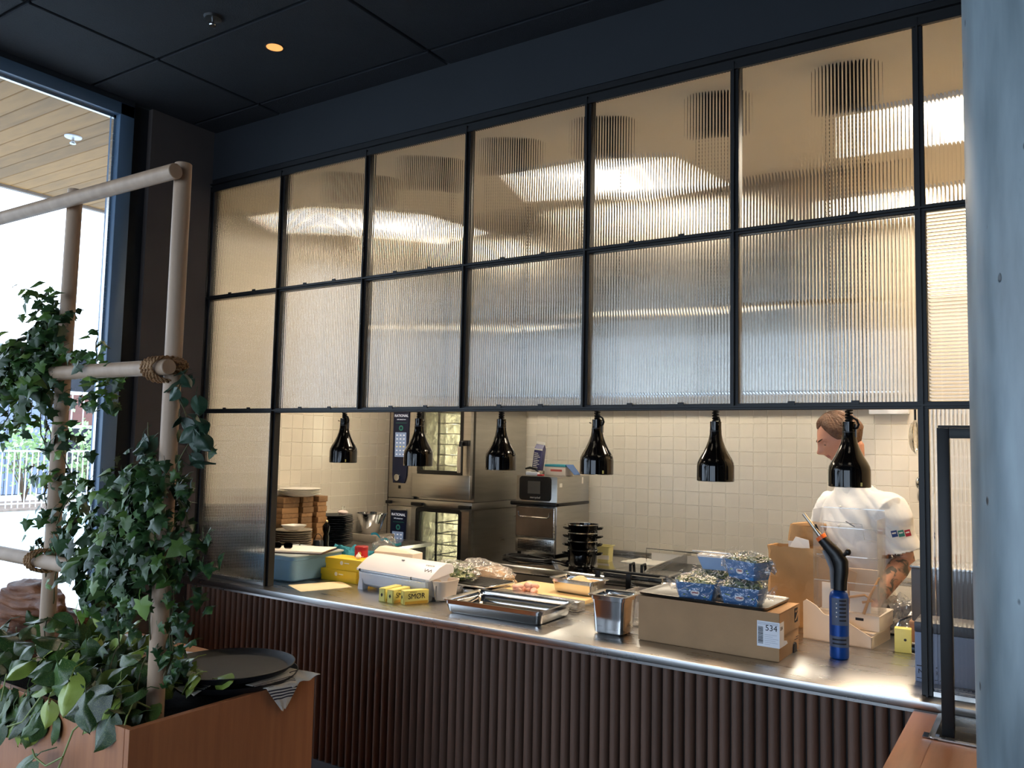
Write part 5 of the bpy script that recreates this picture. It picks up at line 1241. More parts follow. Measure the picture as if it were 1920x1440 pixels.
for sgn, sh_, el_, wr_, hip_, kn_, an_, to_ in ((1, shL, elL, wrL, hipL, knL, anL, toL), (-1, shR, elR, wrR, hipR, knR, anR, toR)):
    bb_.tube([wl_(p) for p in (sh_ + Lf * sgn * -.07 + Vector((0, 0, -.035)), sh_ + Vector((0, 0, -.035)), sh_.lerp(el_, .35), sh_.lerp(el_, .7), el_, el_.lerp(wr_, .25), el_.lerp(wr_, .6), wr_, wr_ + (wr_ - el_).normalized() * .03)], [.05, .052, .052, .047, .044, .046, .038, .029, .026], 20)
    bb_.tube([wl_(p) for p in (hip_ + Vector((0, 0, .08)), hip_, hip_.lerp(kn_, .5), kn_, kn_.lerp(an_, .35), an_)], [.085, .088, .074, .058, .056, .040], 20)
    bb_.tube([wl_(p) for p in (an_, an_.lerp(to_, .5) + Vector((0, 0, -.01)), to_)], [.040, .036, .026], 14)
bm_body = bb_.mesh('body', m_skin, 0)
# head built as a displaced ellipsoid in head space: x = forward, y = left, z = up
HC = Vector((2.655, 1.085, 1.735))
hf = Vector((-.87, -.42, 0)).normalized()
pitch = math.radians(27)
hz = Vector((0, 0, 1)); hx = hf * math.cos(pitch) - hz * math.sin(pitch); hl = Vector((0, 0, 1)).cross(hf).normalized(); hu = hx.cross(hl).normalized()
HM = Matrix((hx, hl, hu)).transposed().to_4x4(); HM.translation = HC
def gs_(x, s): return math.exp(-(x / s) ** 2)
def headpt(a, b, grow=0.0):
    d = Vector((math.cos(a) * math.cos(b), math.sin(a) * math.cos(b), math.sin(b)))
    x, y, z = d.x * .098, d.y * .076, d.z * .118
    if d.z < 0:                                 # jaw narrows, face stays forward
        k = -d.z
        y *= 1 - .34 * k ** 1.5; x = x * (1 - .20 * k) + .022 * k
        if d.x < 0: x *= 1 - .35 * k
    if d.z > 0 and d.x < 0: x *= 1.06
    if d.x > .2:
        fx = d.x
        x += .005 * gs_(z - .028, .012) * fx                        # brow
        x += .031 * gs_(z + .021, .016) * gs_(y, .011) * fx          # nose tip
        x += .012 * gs_(z - .004, .018) * gs_(y, .008) * fx          # nose bridge
        x += .005 * gs_(z + .024, .008) * gs_(abs(y) - .013, .006) * fx
        x -= .012 * gs_(z - .010, .012) * gs_(abs(y) - .030, .016) * fx   # eye sockets
        x += .0075 * gs_(z + .052, .009) * gs_(y, .022) * fx         # lips
        x -= .005 * gs_(z + .0525, .0022) * gs_(y, .02) * fx
        x += .009 * gs_(z + .088, .017) * gs_(y, .022) * fx          # chin
        x += .004 * gs_(z + .008, .014) * gs_(abs(y) - .045, .016) * fx   # cheekbone
    p = Vector((x, y, z)) + d * grow
    return p
hb_ = MB()
NU, NV = 96, 72
hb_.grid(NU, NV, lambda u, v: headpt(2 * PI * u, (-.5 + .004 + v * .992) * PI), wrapu=True, M=HM)
for s in (1, -1):                               # ears
    def ear(u, v, s=s):
        a = 2 * PI * u; r = (1 - v)
        q = Vector((-.008 + .019 * math.cos(a) * r - .004 * (1 - v), 0, -.004 + .032 * math.sin(a) * r))
        dep = .014 * (r ** .5) * (1 - .55 * gs_(r - .45, .22)) if r > 0 else 0
        return Vector((q.x, s * (.068 + .012 * math.sin(PI * min(1, r * 1.1)) * .9), q.z))
    hb_.grid(22, 8, ear, wrapu=True, M=HM)
    hb_.sphere((-.012, s * .074, -.004), (.018, .008, .030), seg=14, rings=10, M=HM)
for v in hb_.bm.verts: v.co -= PX
bmm = bmesh.new(); bmm.from_mesh(bm_body)
tmp = bpy.data.meshes.new('tmp'); hb_.bm.to_mesh(tmp); hb_.bm.free(); bmm.from_mesh(tmp); bpy.data.meshes.remove(tmp)
# neck to skull bridge and hands
def bridge(mb, pts, rs, seg=16): mb.tube([wl_(p) for p in pts], rs, seg)
hh = MB(); bridge(hh, [at(.01, 0, 1.49), at(.045, 0, 1.57), HM @ Vector((-.028, 0, -.055)), HM @ Vector((-.02, 0, .0))], [.064, .060, .058, .05])
def hand(mb, wr, dirv, upv, side):
    """palm, four bent fingers and a thumb leaving the side of the palm"""
    d = dirv.normalized(); u_ = (upv - d * upv.dot(d)).normalized(); s = d.cross(u_) * side
    p0 = wr
    def pp(a, b_, c): return wl_(p0 + d * a + s * b_ + u_ * c)
    mb.loft([[Vector(pp(a, w_ * math.cos(q), t_ * math.sin(q))) for q in [2 * PI * k / 14 for k in range(14)]] for a, w_, t_ in ((-.01, .026, .018), (.02, .034, .016), (.055, .042, .014), (.088, .040, .011), (.095, .036, .008))], 0)
    for i, (off, ln) in enumerate(((.030, .070), (.010, .078), (-.010, .074), (-.029, .058))):
        mb.tube([pp(.075, off, 0), pp(.095, off, .0), pp(.095 + ln * .42, off * 1.05, -.012), pp(.095 + ln * .68, off * 1.05, -.032), pp(.095 + ln * .80, off * 1.05, -.052)], [.009, .0092, .0085, .0078, .006], 10)
    mb.tube([pp(.025, .026, -.004), pp(.05, .048, -.012), pp(.078, .056, -.026), pp(.098, .052, -.036)], [.012, .011, .0095, .007], 10)
hand(hh, wrL, haL - wrL, Vector((0, -.3, 1)), 1); hand(hh, wrR, haR - wrR, Vector((0, -.3, 1)), -1)
tmp = bpy.data.meshes.new('tmp'); hh.bm.to_mesh(tmp); hh.bm.free(); bmm.from_mesh(tmp); bpy.data.meshes.remove(tmp)
me = bpy.data.meshes.new('body'); bmm.to_mesh(me); bmm.free(); me.materials.append(m_skin); me.materials.append(m_tat)
body = put('body', me, ckp)
rm = body.modifiers.new('remesh', 'REMESH'); rm.mode = 'VOXEL'; rm.voxel_size = .0036; rm.use_smooth_shade = True
dg = bpy.context.evaluated_depsgraph_get(); dg.update()
m2 = bpy.data.meshes.new_from_object(body.evaluated_get(dg)); body.modifiers.clear(); body.data = m2
m2.materials.clear(); m2.materials.append(m_skin); m2.materials.append(m_tat)
lip = mat('lip', '#a9685c', .45, var=.05)
m2.materials.append(lip)
HMi = HM.inverted()
def near_seg(p, a, b_): 
    t = max(0, min(1, (p - a).dot(b_ - a) / (b_ - a).length_squared)); return (p - (a + (b_ - a) * t)).length
for pl in m2.polygons:
    p = pl.center + PX
    pl.use_smooth = True
    if p.z < 1.42 and min(near_seg(p, shL, elL), near_seg(p, elL, wrL)) < .085: pl.material_index = 1
    else:
        q = HMi @ p
        if abs(q.z + .052) < .0085 and abs(q.y) < .024 and q.x > .06: pl.material_index = 2
# eyes, lids, brows
for s in (1, -1):
    f = MB(); f.sphere((.0715, s * .031, .0095), .0125, seg=16, rings=12, M=HM)
    for v in f.bm.verts: v.co -= PX
    ey = obj('eye', f, mat('eye_white', '#e4dcd6', .2) if 'eye_white' not in MATS else MATS['eye_white'], ckp)
    f = MB(); f.lathe([(.0055, 0), (.005, .001), (0, .0015)], 14, M=HM @ Matrix.Translation((.0825, s * .031, .004)) @ Matrix.Rotation(PI / 2 + .4, 4, 'Y'))
    for v in f.bm.verts: v.co -= PX
    obj('iris', f, m_print, ey)
    f = MB(); f.grid(14, 8, lambda u, v: HM @ Vector((.0715 + .0136 * math.cos((u - .5) * 2.4) * math.cos(1.3 - v * 1.65), s * .031 + .0136 * math.sin((u - .5) * 2.4), .0095 + .0136 * math.sin(1.3 - v * 1.65) * math.cos((u - .5) * 1.2))))
    for v in f.bm.verts: v.co -= PX
    obj('eyelid', f, m_skin, ey)
    f = MB(); f.tube([HM @ Vector((.0835 - .003 * abs(k) ** 2, s * (.031 + k * .0115 * s), .0045 - .0018 * abs(k))) for k in (-1, -.5, 0, .5, 1)], [.0010, .0022, .0026, .0022, .0010], 5)
    for v in f.bm.verts: v.co -= PX
    obj('lashes', f, MATS['brow'] if 'brow' in MATS else mat('brow', '#4d382a', .8, var=.1), ey)
    f = MB(); f.tube([HM @ headpt(s * a, .235 + .02 * k_, .0022) for k_, a in enumerate((.16, .30, .44, .58))], [.002, .0034, .0032, .0012], 6)
    for v in f.bm.verts: v.co -= PX
    obj('eyebrow', f, mat('brow', '#4d382a', .8, var=.1) if 'brow' not in MATS else MATS['brow'], ckp)
# hair: a thick shell over the crown and the back, receding at the temples
m_hair = mat('brown_hair', '#6b4a33', .5, var=.35, vs=30, stretch=(1, 1, 1), bump=.6, bs=120)
f = MB()
def hline(a):
    a = (a + PI) % (2 * PI) - PI; f_ = abs(a)
    if f_ < .5: return .80 - .04 * math.cos(f_ * 6) + .10 * f_
    if f_ < 1.25: return .88 - .82 * ((f_ - .5) / .75) ** 1.3
    if f_ < 1.75: return .06 - .15 * (f_ - 1.25) / .5
    return -.09 - .82 * min(1, (f_ - 1.75) / .9)
def hairpt(u, v):
    a = 2 * PI * u; b0 = hline(a); b = b0 + (PI / 2 - .01 - b0) * v
    g = .004 + .010 * min(1, v * 4) + .003 * mnoise.noise(Vector((a * 6, b * 3, 1))) + .0015 * math.sin(a * 40)
    return headpt(a, b, g)
f.grid(120, 30, hairpt, wrapu=True, M=HM); f.grid(120, 2, lambda u, v: headpt(2 * PI * u, hline(2 * PI * u), -.004 + .008 * v), wrapu=True, M=HM)
for v in f.bm.verts: v.co -= PX
obj('hair', f, m_hair, ckp, smooth=50)
f = MB(); f.grid(30, 10, lambda u, v: headpt((u - .5) * 2.2, -1.15 + v * .42, .0012), M=HM)
for v in f.bm.verts: v.co -= PX
obj('stubble', f, mat('stubble', '#a8705a', .7, var=.15, vs=120), ckp)
# jacket: one cloth volume with open sleeves
jb = MB()
def jring(z, a_, d_, f0=0.0, N=28): return [wl_(at(f0 + d_ * math.sin(2 * PI * k / N), a_ * math.cos(2 * PI * k / N), z)) for k in range(N)]
jb.loft([jring(.84, .185, .145, .01), jring(.95, .185, .15, .02), jring(1.10, .180, .150, .035), jring(1.24, .185, .145, .035), jring(1.34, .192, .135, .025), jring(1.42, .180, .118, .012), jring(1.47, .145, .098, .010), jring(1.505, .105, .082, .018), jring(1.535, .075, .07, .03)], 0)
for sh_, el_ in ((shL, elL), (shR, elR)):
    ins = sh_ + (at(0, 0, 1.42) - sh_) * .45; ins.z = 1.42
    jb.tube([wl_(ins), wl_(sh_ + Vector((0, 0, -.035))), wl_(sh_.lerp(el_, .30)), wl_(sh_.lerp(el_, .60)), wl_(sh_.lerp(el_, .86))], [.085, .084, .080, .078, .084], 26)
jme = jb.mesh('jacket', m_shirt, 0); jo = put('jacket_tmp', jme)
rm = jo.modifiers.new('r', 'REMESH'); rm.mode = 'VOXEL'; rm.voxel_size = .005; sm_ = jo.modifiers.new('s', 'SMOOTH'); sm_.iterations = 6; sm_.factor = .5
dg = bpy.context.evaluated_depsgraph_get(); dg.update()
jm = bpy.data.meshes.new_from_object(jo.evaluated_get(dg)); bpy.data.objects.remove(jo)
bmj = bmesh.new(); bmj.from_mesh(jm)
bmj.normal_update()
for sh_, el_ in ((shL, elL), (shR, elR)):
    ax = (el_ - sh_).normalized(); cut = sh_.lerp(el_, .85)
    kill = [v for v in bmj.verts if (v.co + PX - cut).dot(ax) > -.006 and v.normal.dot(ax) > .25 and (v.co + PX - cut).length < .11]
    bmesh.ops.delete(bmj, geom=kill, context='VERTS')
bmj.normal_update()
for v in bmj.verts:
    p = v.co + PX
    n = v.normal
    k = mnoise.noise(Vector((p.x * 9, p.y * 9, p.z * 5))) * .012 + (abs(mnoise.noise(Vector((p.x * 13 + p.z * 9, p.y * 13 - p.z * 9, p.z * 4)))) - .25) * .026
    v.co += n * k
bmj.to_mesh(jm); bmj.free(); jm.materials.clear(); jm.materials.append(m_shirt)
for pl in jm.polygons: pl.use_smooth = True
jk = put('jacket', jm, ckp); sd = jk.modifiers.new('solid', 'SOLIDIFY'); sd.thickness = .003
f = MB()
cq = [at(.03 + .072 * math.cos(a), .072 * math.sin(a), 1.505 + .02 * math.cos(a + PI)) for a in [2 * PI * k / 28 for k in range(29)]]
f.loft([[wl_(p) + Vector((0, 0, dz)) + (wl_(p) - wl_(at(.03, 0, p.z))) * gk for p in cq[:-1]] for dz, gk in ((-.03, .12), (.0, .0), (.028, -.06), (.030, -.10), (.0, -.06))], 0, False, False); obj('collar', f, m_shirt, jk)
# sleeve badges
ax = (elL - shL).normalized(); out = (Vector((.35, -1, .12)) - ax * Vector((.35, -1, .12)).dot(ax)).normalized(); sd_ = ax.cross(out)
mt = Matrix((sd_, ax, out)).transposed().to_4x4()
for k, (c_, nm) in enumerate((('#24407c', 'blue badge'), ('#2f7c70', 'green badge'), ('#b3283a', 'red badge'))):
    mt.translation = wl_(shL.lerp(elL, .47)) + out * .094
    f = MB(); f.grid(6, 5, lambda u, v: mt @ Vector((-(-.040 + k * .027 + u * .024) * 1.0, (v - .5) * .028 + .004 * k, -.6 * ((-.040 + k * .027 + u * .024)) ** 2 * 12 * .4)))
    o = obj('badge', f, mat('badge_%d' % k, c_, .6, var=.1), jk); o['label'] = nm
    f = MB(); f.grid(5, 3, lambda u, v: mt @ Vector((-(-.037 + k * .027 + u * .016), (v - .5) * .006 + .004 * k - .003, .0012 - .6 * ((-.037 + k * .027 + u * .016)) ** 2 * 12 * .4))); obj('badge_print', f, m_paper, o)
# buttons down the front and a pen
for k in range(5):
    f = MB(); p = at(.155 + .012 * k * .4, .055 - .006 * k, 1.42 - k * .085); M_ = Matrix.Translation(wl_(p)) @ F.to_track_quat('Z', 'Y').to_matrix().to_4x4()
    f.lathe([(.007, 0), (.007, .008), (.005, .010), (.0, .010)], 12, M=M_); obj('button', f, m_paper, jk)
f = MB(); p = at(.165, .10, 1.36); f.tube([wl_(p), wl_(p + Lf * .03 + Vector((0, 0, -.01))), wl_(p + Lf * .055 + Vector((0, 0, -.018)))], [.002, .003, .002], 6); obj('pen', f, m_print, jk)
# trousers
tv = [at(0, 0, .98), at(0, .10, .90), at(.03, .11, .50), at(-.01, .11, .12), at(0, -.10, .90), at(.03, -.11, .50), at(-.01, -.11, .12)]
tm = skin('trousers', tv, [(0, 1), (1, 2), (2, 3), (0, 4), (4, 5), (5, 6)], [(.13, .15), .11, .082, .075, .11, .082, .075], m_trs)
tm.materials.clear(); tm.materials.append(m_trs)
for pl in tm.polygons: pl.use_smooth = True
put('trousers', tm, ckp)
for s in (.12, -.12):
    f = MB(); M_ = Matrix.Translation(wl_(at(.06, s, 0))) @ F.to_track_quat('X', 'Z').to_matrix().to_4x4()
    f.sphere((0, 0, .045), (.145, .052, .045), M=M_)
    obj('shoe', f, m_plastic, ckp)
# ------------------------------------------------------------------ planter, trellis, trays
def wood(name, ca, cb2, rough=.45, s=(1, 1, 9)):
    return mat(name, ca, rough, col2=cb2, vs=6, stretch=s, bump=.06, bs=50)
PT = .85
px0, px1, py0, py1 = -.75, 1.305, -1.595, -.90
m_ven = wood('veneer', '#a86e4c', '#bd8058', .42, (7, 7, .5)); m_vent = wood('veneer_top', '#bd8558', '#cc9668', .4, (.6, 8, 8))
pl_ = thing('planter_cabinet', 'wood veneer planter cabinet with a plant trough in its top', 'planter', (0, 0, 0))
f = MB(); f.box(px1 - .022, px1, py0, py1, 0, PT, 0, .001, seg=1); obj('end_panel', f, m_ven, pl_)
f = MB(); f.box(px0, px1 - .024, py0, py0 + .022, 0, PT, 0, .001, seg=1); obj('front_panel', f, m_ven, pl_)
f = MB(); f.box(px0, px1 - .024, py1 - .02, py1, 0, PT); obj('back_panel', f, m_ven, pl_)
f = MB(); f.box(px0, px0 + .02, py0 + .022, py1 - .02, 0, PT); obj('end_panel', f, m_ven, pl_)
f = MB(); f.box(px0 + .02, px1 - .022, -1.16, py1 - .02, PT - .025, PT); obj('top_panel', f, m_vent, pl_)
f = MB(); f.box(px0 + .02, px1 - .022, -1.18, -1.16, PT - .16, PT - .002); f.box(px0 + .02, px1 - .022, py0 + .022, -1.18, PT - .17, PT - .15); obj('trough_liner', f, m_plastic, pl_)
f = MB(); f.grid(60, 14, lambda u, v: (px0 + .03 + (px1 - .03 - px0 - .03) * u, py0 + .024 + (-1.182 - py0 - .024) * v, PT - .045 + .012 * mnoise.noise(Vector((u * 40, v * 8, 0))))); o = obj('soil', f, mat('soil', '#1c1713', .95, var=.4, vs=60, bump=.6, bs=200), pl_); o['kind'] = 'stuff'

m_pole = mat('turned_beech', '#a58a72', .5, col2='#b89c82', vs=3, stretch=(6, 6, .6), bump=.03)
trl = thing('trellis', 'wooden pole trellis with rope lashings rising from the planter', 'trellis', (0, 0, PT - .06))
def pole(pts, r, lab='pole'):
    f = MB(); a, b_ = Vector(pts[0]), Vector(pts[1]); d = (b_ - a).normalized()
    f.tube([a, a + d * .002, b_ - d * .002, b_], [r - .002, r, r, r - .002], 28); return obj(lab, f, m_pole, trl)
z0 = -(PT - .06)
P1x, P2x, PY = 1.185, .553, -1.437
pole(((P1x, PY, .02), (P1x, PY, 2.543 + z0)), .0265, 'post'); pole(((P2x - .012, PY, .02), (P2x, PY, 2.556 + z0)), .0255, 'post'); pole(((-.10, PY, .02), (-.10, PY, 2.55 + z0)), .0255, 'post')
RY = PY - .050
pole(((-.35, RY, 2.497 + z0), (1.222, RY, 2.499 + z0)), .0245, 'rail'); pole(((-.35, RY, 1.884 + z0), (1.240, RY, 1.885 + z0)), .0245, 'rail'); pole(((-.35, RY, 1.245 + z0), (.80, RY, 1.238 + z0)), .0245, 'rail')
m_rope = mat('hemp_rope', '#9a7350', .9, col2='#b58e66', vs=40, bump=.8, bs=160)
def rope(cx, cz, n, lean, sgn=1):
    f = MB()
    for k in range(n):
        x = cx - (k - (n - 1) / 2) * .0165
        pts = []
        for i in range(29):
            a = 2 * PI * i / 28
            # wraps round the rail and the post behind it
            pts.append(Vector((x + lean * math.sin(a) * .012 + .003 * math.sin(a * 3), (RY + PY) / 2 + .063 * math.cos(a), cz + z0 + .036 * math.sin(a) + .004 * math.cos(a * 2))))
        # two strand twist
        for ph in (0, PI):
            q = []
            for i in range(141):
                u = i / 140 * 28; j = min(27, int(u)); p = pts[j].lerp(pts[j + 1], u - j); w_ = u * 2.4 + ph
                q.append(p + Vector((math.sin(w_) * .0035, 0, math.cos(w_) * .0035)))
            f.tube(q, .0038, 5)
    obj('rope_lashing', f, m_rope, trl)
rope(P1x - .006, 1.885, 4, .6); rope(P2x + .0, 1.240, 3, .4); rope(.60, 2.499, 1, .2) if False else None
rp = MB()
for k in range(3):
    for ph in (0, PI):
        q = []
        for i in range(121):
            a = 2 * PI * i / 120; w_ = a * 12 + ph
            q.append(Vector((P1x + .034 * math.cos(a) + .003 * math.sin(w_), PY + .034 * math.sin(a), 1.873 + z0 + k * .014 + .004 * math.sin(a + k) + .003 * math.cos(w_))))
        rp.tube(q, .0038, 5)
obj('rope_lashing', rp, m_rope, trl)

# driftwood
dw = thing('driftwood', 'weathered brown driftwood lying in the planter behind the left post', 'driftwood', (.22, -1.31, PT - .035))
f = MB(); r = random.Random(12)
for k in range(7):
    zz = .018 + k * .033; x0 = -.50 + k * .04; x1 = .42 - k * .03; yy = -.02 + .02 * math.sin(k * 2)
    pts = []; rs = []
    for i in range(13):
        u = i / 12; pts.append((x0 + (x1 - x0) * u, yy + .035 * math.sin(u * 5 + k), zz + .028 * math.sin(u * 4.2 + k * .9) + .03 * u * (k % 2))); rs.append((.052 + .02 * math.sin(u * 7 + k * 2)) * (1 - .6 * abs(u - .5) ** 2) * (.55 + .45 * math.sin(PI * min(1, u * 1.1 + .05))))
    f.tube(pts, rs, 12)
dme = f.mesh('wood', m_plastic, 0); do = put('tmpdw', dme)
rm = do.modifiers.new('r', 'REMESH'); rm.mode = 'VOXEL'; rm.voxel_size = .008; s_ = do.modifiers.new('s', 'SMOOTH'); s_.iterations = 2
dg = bpy.context.evaluated_depsgraph_get(); dg.update(); d2 = bpy.data.meshes.new_from_object(do.evaluated_get(dg)); bpy.data.objects.remove(do)
for v in d2.vertices:
    p = v.co; v.co += Vector(v.normal) * (.006 * math.sin(p.z * 180 + 6 * mnoise.noise(Vector((p.x * 4, p.y * 8, p.z * 8)))) + .006 * mnoise.noise(p * 18))
d2.materials.clear(); d2.materials.append(mat('driftwood_brown', '#5f3219', .6, col2='#8a552f', vs=9, stretch=(.7, 2, 5), bump=.4, bs=60))
for q in d2.polygons: q.use_smooth = True
put('wood', d2, dw)

# papers on the cabinet
for nm, lab, loc, rz, sx, sy in (('menu_sheet', 'white menu sheet lying beside the front post on the cabinet', (.80, -1.02, PT), .25, .21, .15), ('menu_sheet', 'pinkish menu sheet lying behind the trailing ivy on the cabinet', (.40, -1.035, PT), .1, .297, .21)):
    t = thing(nm, lab, 'paper', loc, rz); f = MB(); f.box(-sx / 2, sx / 2, -sy / 2, sy / 2, 0, .002); obj('sheet', f, mat('menu_white', '#e9e7ee', .5, var=.03) if 'menu_white' not in MATS else MATS['menu_white'], t)

# napkins and trays
m_nap = mat('linen_white', '#e4dfd6', .85, var=.04, vs=9, bump=.3, bs=120); m_stripe = mat('napkin_stripe', '#3b3a44', .85, var=.1)
TX, TY, TR = 1.10, -1.108, .224
t1 = thing('serving_tray', 'lower round black serving tray on the cabinet under the napkins', 'tray', (TX + .01, TY + .012, PT), 0, 'round black serving trays')
m_tray = mat('tray_black', '#17181b', .5, var=.15, vs=40, bump=.15, bs=500)
prof = [(TR - .03, 0), (TR - .022, .001), (TR - .002, .020), (TR, .023), (TR - .003, .024), (TR - .024, .006), (TR - .032, .004), (0, .004)]
f = MB(); f.lathe([(r_ - .004 if r_ > .01 else r_, z) for r_, z in prof], 64); obj('tray', f, m_tray, t1)
t2 = thing('serving_tray', 'upper round black serving tray with raised rim on the cabinet corner', 'tray', (TX, TY, PT + .030), 0, 'round black serving trays'); t2.rotation_euler = (math.radians(-.6), math.radians(-.8), 0)
f = MB(); f.lathe(prof, 72); obj('tray', f, m_tray, t2)
def napkin(name_lab, loc, rz, outline, drop, seed, stripes):
    t = thing('napkin', name_lab, 'napkin', loc, rz)
    N, Mv = 34, 26
    def fn(u, v):
        x, y = outline(u, v); z = drop(u, v, x, y) + .003 * mnoise.noise(Vector((u * 9 + seed, v * 9, 0)))
        return Vector((x, y, z))
    f = MB(); f.grid(N, Mv, fn)
    for q in f.bm.faces:
        c = q.calc_center_median(); 
    f.bm.faces.ensure_lookup_table()
    k = 0
    for j in range(Mv - 1):
        for i in range(N - 1):
            if (i in stripes): f.bm.faces[k].material_index = 1
            k += 1
    o = obj('cloth', f, [m_nap, m_stripe], t, smooth=60); sd = o.modifiers.new('s', 'SOLIDIFY'); sd.thickness = .0015
    return t
def lerp3(a, b_, t): return Vector(a).lerp(Vector(b_), t)
def nap_patch(lab, quads, ori):
    t = thing('napkin', lab, 'napkin', ori)
    for qi, (A, B, C_, D, stripes, seed, wav) in enumerate(quads):     # A-B inner edge, D-C outer edge, all in world space
        f = MB(); NU_, NV_ = 30, 18
        def fn(u, v):
            p = lerp3(A, B, u).lerp(lerp3(D, C_, u), v)
            return p + Vector((0, 0, wav * math.sin(u * 11 + seed + v * 3) * v)) + Vector((wav * .6 * math.sin(u * 13 + seed), 0, 0)) * v - Vector(ori)
        f.grid(NU_, NV_, fn); f.bm.faces.ensure_lookup_table(); k = 0
        for j in range(NV_ - 1):
            for i in range(NU_ - 1):
                if j in stripes: f.bm.faces[k].material_index = 1
                k += 1
        o = obj('cloth', f, [m_nap, m_stripe], t, smooth=60); sd = o.modifiers.new('s', 'SOLIDIFY'); sd.thickness = .0015
ZN = PT + .027
nap_patch('striped white napkin whose corner hangs over the cabinet end panel', [
    ((1.25, -1.02, ZN), (1.24, -.955, ZN), (1.345, -.915, PT + .012), (1.335, -1.03, PT - .002), (4,), 1, .004),
    ((1.27, -1.17, ZN - .004), (1.27, -.99, ZN - .002), (1.335, -1.00, PT + .002), (1.322, -1.13, PT + .012), (6, 8, 10, 12), 3, .003),
    ((1.322, -1.13, PT + .012), (1.335, -1.00, PT + .002), (1.318, -1.035, PT - .075), (1.318, -1.055, PT - .082), (2, 4, 6, 8), 5, .002)], (1.29, -1.06, PT))
nap_patch('white napkin corner poking out from under the upper tray beside the front post', [
    ((1.12, -1.26, ZN), (1.20, -1.25, ZN), (1.215, -1.325, ZN - .012), (1.10, -1.345, ZN + .006), (3, 5), 2, .003),
    ((1.0, -1.26, ZN), (1.06, -1.27, ZN), (1.075, -1.345, ZN - .016), (1.0, -1.335, ZN + .004), (), 4, .003)], (1.10, -1.29, PT))

# ------------------------------------------------------------------ ivy and pothos
def leaf_material(name, ca, cb3, rough, spread=1.0):
    m = bpy.data.materials.new(name); m.use_nodes = True; n = m.node_tree; L = n.links; b = n.nodes['Principled BSDF']
    oi = n.nodes.new('ShaderNodeObjectInfo'); r = n.nodes.new('ShaderNodeValToRGB')
    e = r.color_ramp.elements; e[0].position = 0; e[0].color = sr(ca[0]); e[1].position = 1; e[1].color = sr(ca[-1])
    for k, c in enumerate(ca[1:-1]):
        q = e.new((k + 1) / (len(ca) - 1)); q.color = sr(c)
    L.new(oi.outputs['Random'], r.inputs[0])
    t = n.nodes.new('ShaderNodeTexCoord'); nz = n.nodes.new('ShaderNodeTexNoise'); nz.inputs['Scale'].default_value = 55; L.new(t.outputs['Object'], nz.inputs[0])
    rr = n.nodes.new('ShaderNodeValToRGB'); rr.color_ramp.elements[0].position = .5; rr.color_ramp.elements[1].position = .68; L.new(nz.outputs[0], rr.inputs[0])
    mx = n.nodes.new('ShaderNodeMix'); mx.data_type = 'RGBA'; mx.inputs[7].default_value = sr(cb3); ml = n.nodes.new('ShaderNodeMath'); ml.operation = 'MULTIPLY'; ml.inputs[1].default_value = .35
    L.new(rr.outputs[0], ml.inputs[0]); L.new(ml.outputs[0], mx.inputs[0]); L.new(r.outputs[0], mx.inputs[6]); L.new(mx.outputs[2], b.inputs['Base Color'])
    b.inputs['Roughness'].default_value = rough; b.inputs['Specular IOR Level'].default_value = .5
    return m
m_ivy = leaf_material('ivy_leaf', ['#142c17', '#1b3a1c', '#21431f', '#17321b', '#2c5222', '#4f742a', '#1a361d', '#6c8c38'], '#6f8f48', .42)
m_poth = leaf_material('pothos_leaf', ['#17361b', '#224a20', '#142e18', '#3a6228', '#1c3f20', '#74903a', '#a3b350'], '#b3bd6c', .38)
m_stem = mat('plant_stem', '#4b4a2c', .7, var=.2)
def ivy_mesh(seed, fold=.35, curl=.25):
    r = random.Random(seed)
    half = [(0, 0), (.10, -.10), (.42, -.16), (.36, .10), (.62, .28), (.34, .40), (.26, .60), (0, 1.0)]
    f = MB(); mid = [(0, 0), (0, .2), (0, .5), (0, 1.0)]
    def P(x, y):
        x *= 1 + r.uniform(-.08, .08); z = -abs(x) * fold - curl * (y - .3) ** 2 + (.06 * math.sin(x * 9 + seed)); return Vector((x, y, z))
    bm = f.bm
    c = bm.verts.new(Vector((0, .28, .02)))
    for s in (1, -1):
        vs = [bm.verts.new(P(s * x, y)) for x, y in half]
        for a, b_ in zip(vs, vs[1:]): bm.faces.new((c, a, b_) if s > 0 else (c, b_, a))
    bmesh.ops.remove_doubles(bm, verts=bm.verts[:], dist=.001)
    f.tube([(0, 0, 0), (.02, -.25, -.05), (0, -.5, -.2)], [.02, .02, .02], 3)
    return f.mesh('leaf', m_ivy, 60)
IV = [ivy_mesh(k, .2 + .12 * k, .1 + .13 * k) for k in range(4)]
def poth_mesh(seed, curl=.3, m=None):
    f = MB(); nu, nv = 9, 8
    def fn(u, v):
        s = u * 2 - 1; wv = (math.sin(PI * min(1, v * .98 + .02)) ** .75) * (1.05 - .45 * v) * .52
        y = v - .12 * abs(s) ** 1.4 * (1 - v) * 1.6
        return Vector((s * wv, y, -.22 * abs(s) * wv * 2 - curl * v * v + .03 * math.sin(v * 9 + s * 3 + seed)))
    f.grid(nu, nv, fn); f.tube([(0, .02, 0), (.03, -.3, .02), (0, -.6, -.15)], [.018, .018, .02], 4)
    return f.mesh('leaf', m or m_poth, 60)
PO = [poth_mesh(0, .12), poth_mesh(1, .35), poth_mesh(2, .55)]
m_round = leaf_material('round_leaf', ['#1e382a', '#274431', '#193225'], '#5e7a5c', .42)
RL = [poth_mesh(5, .15, m_round)]
def orient(nrm, tip):
    n = nrm.normalized(); t = (tip - n * tip.dot(n)); t = t.normalized() if t.length > 1e-4 else n.orthogonal().normalized(); x = t.cross(n)
    return Matrix((x, t, n)).transposed().to_quaternion()
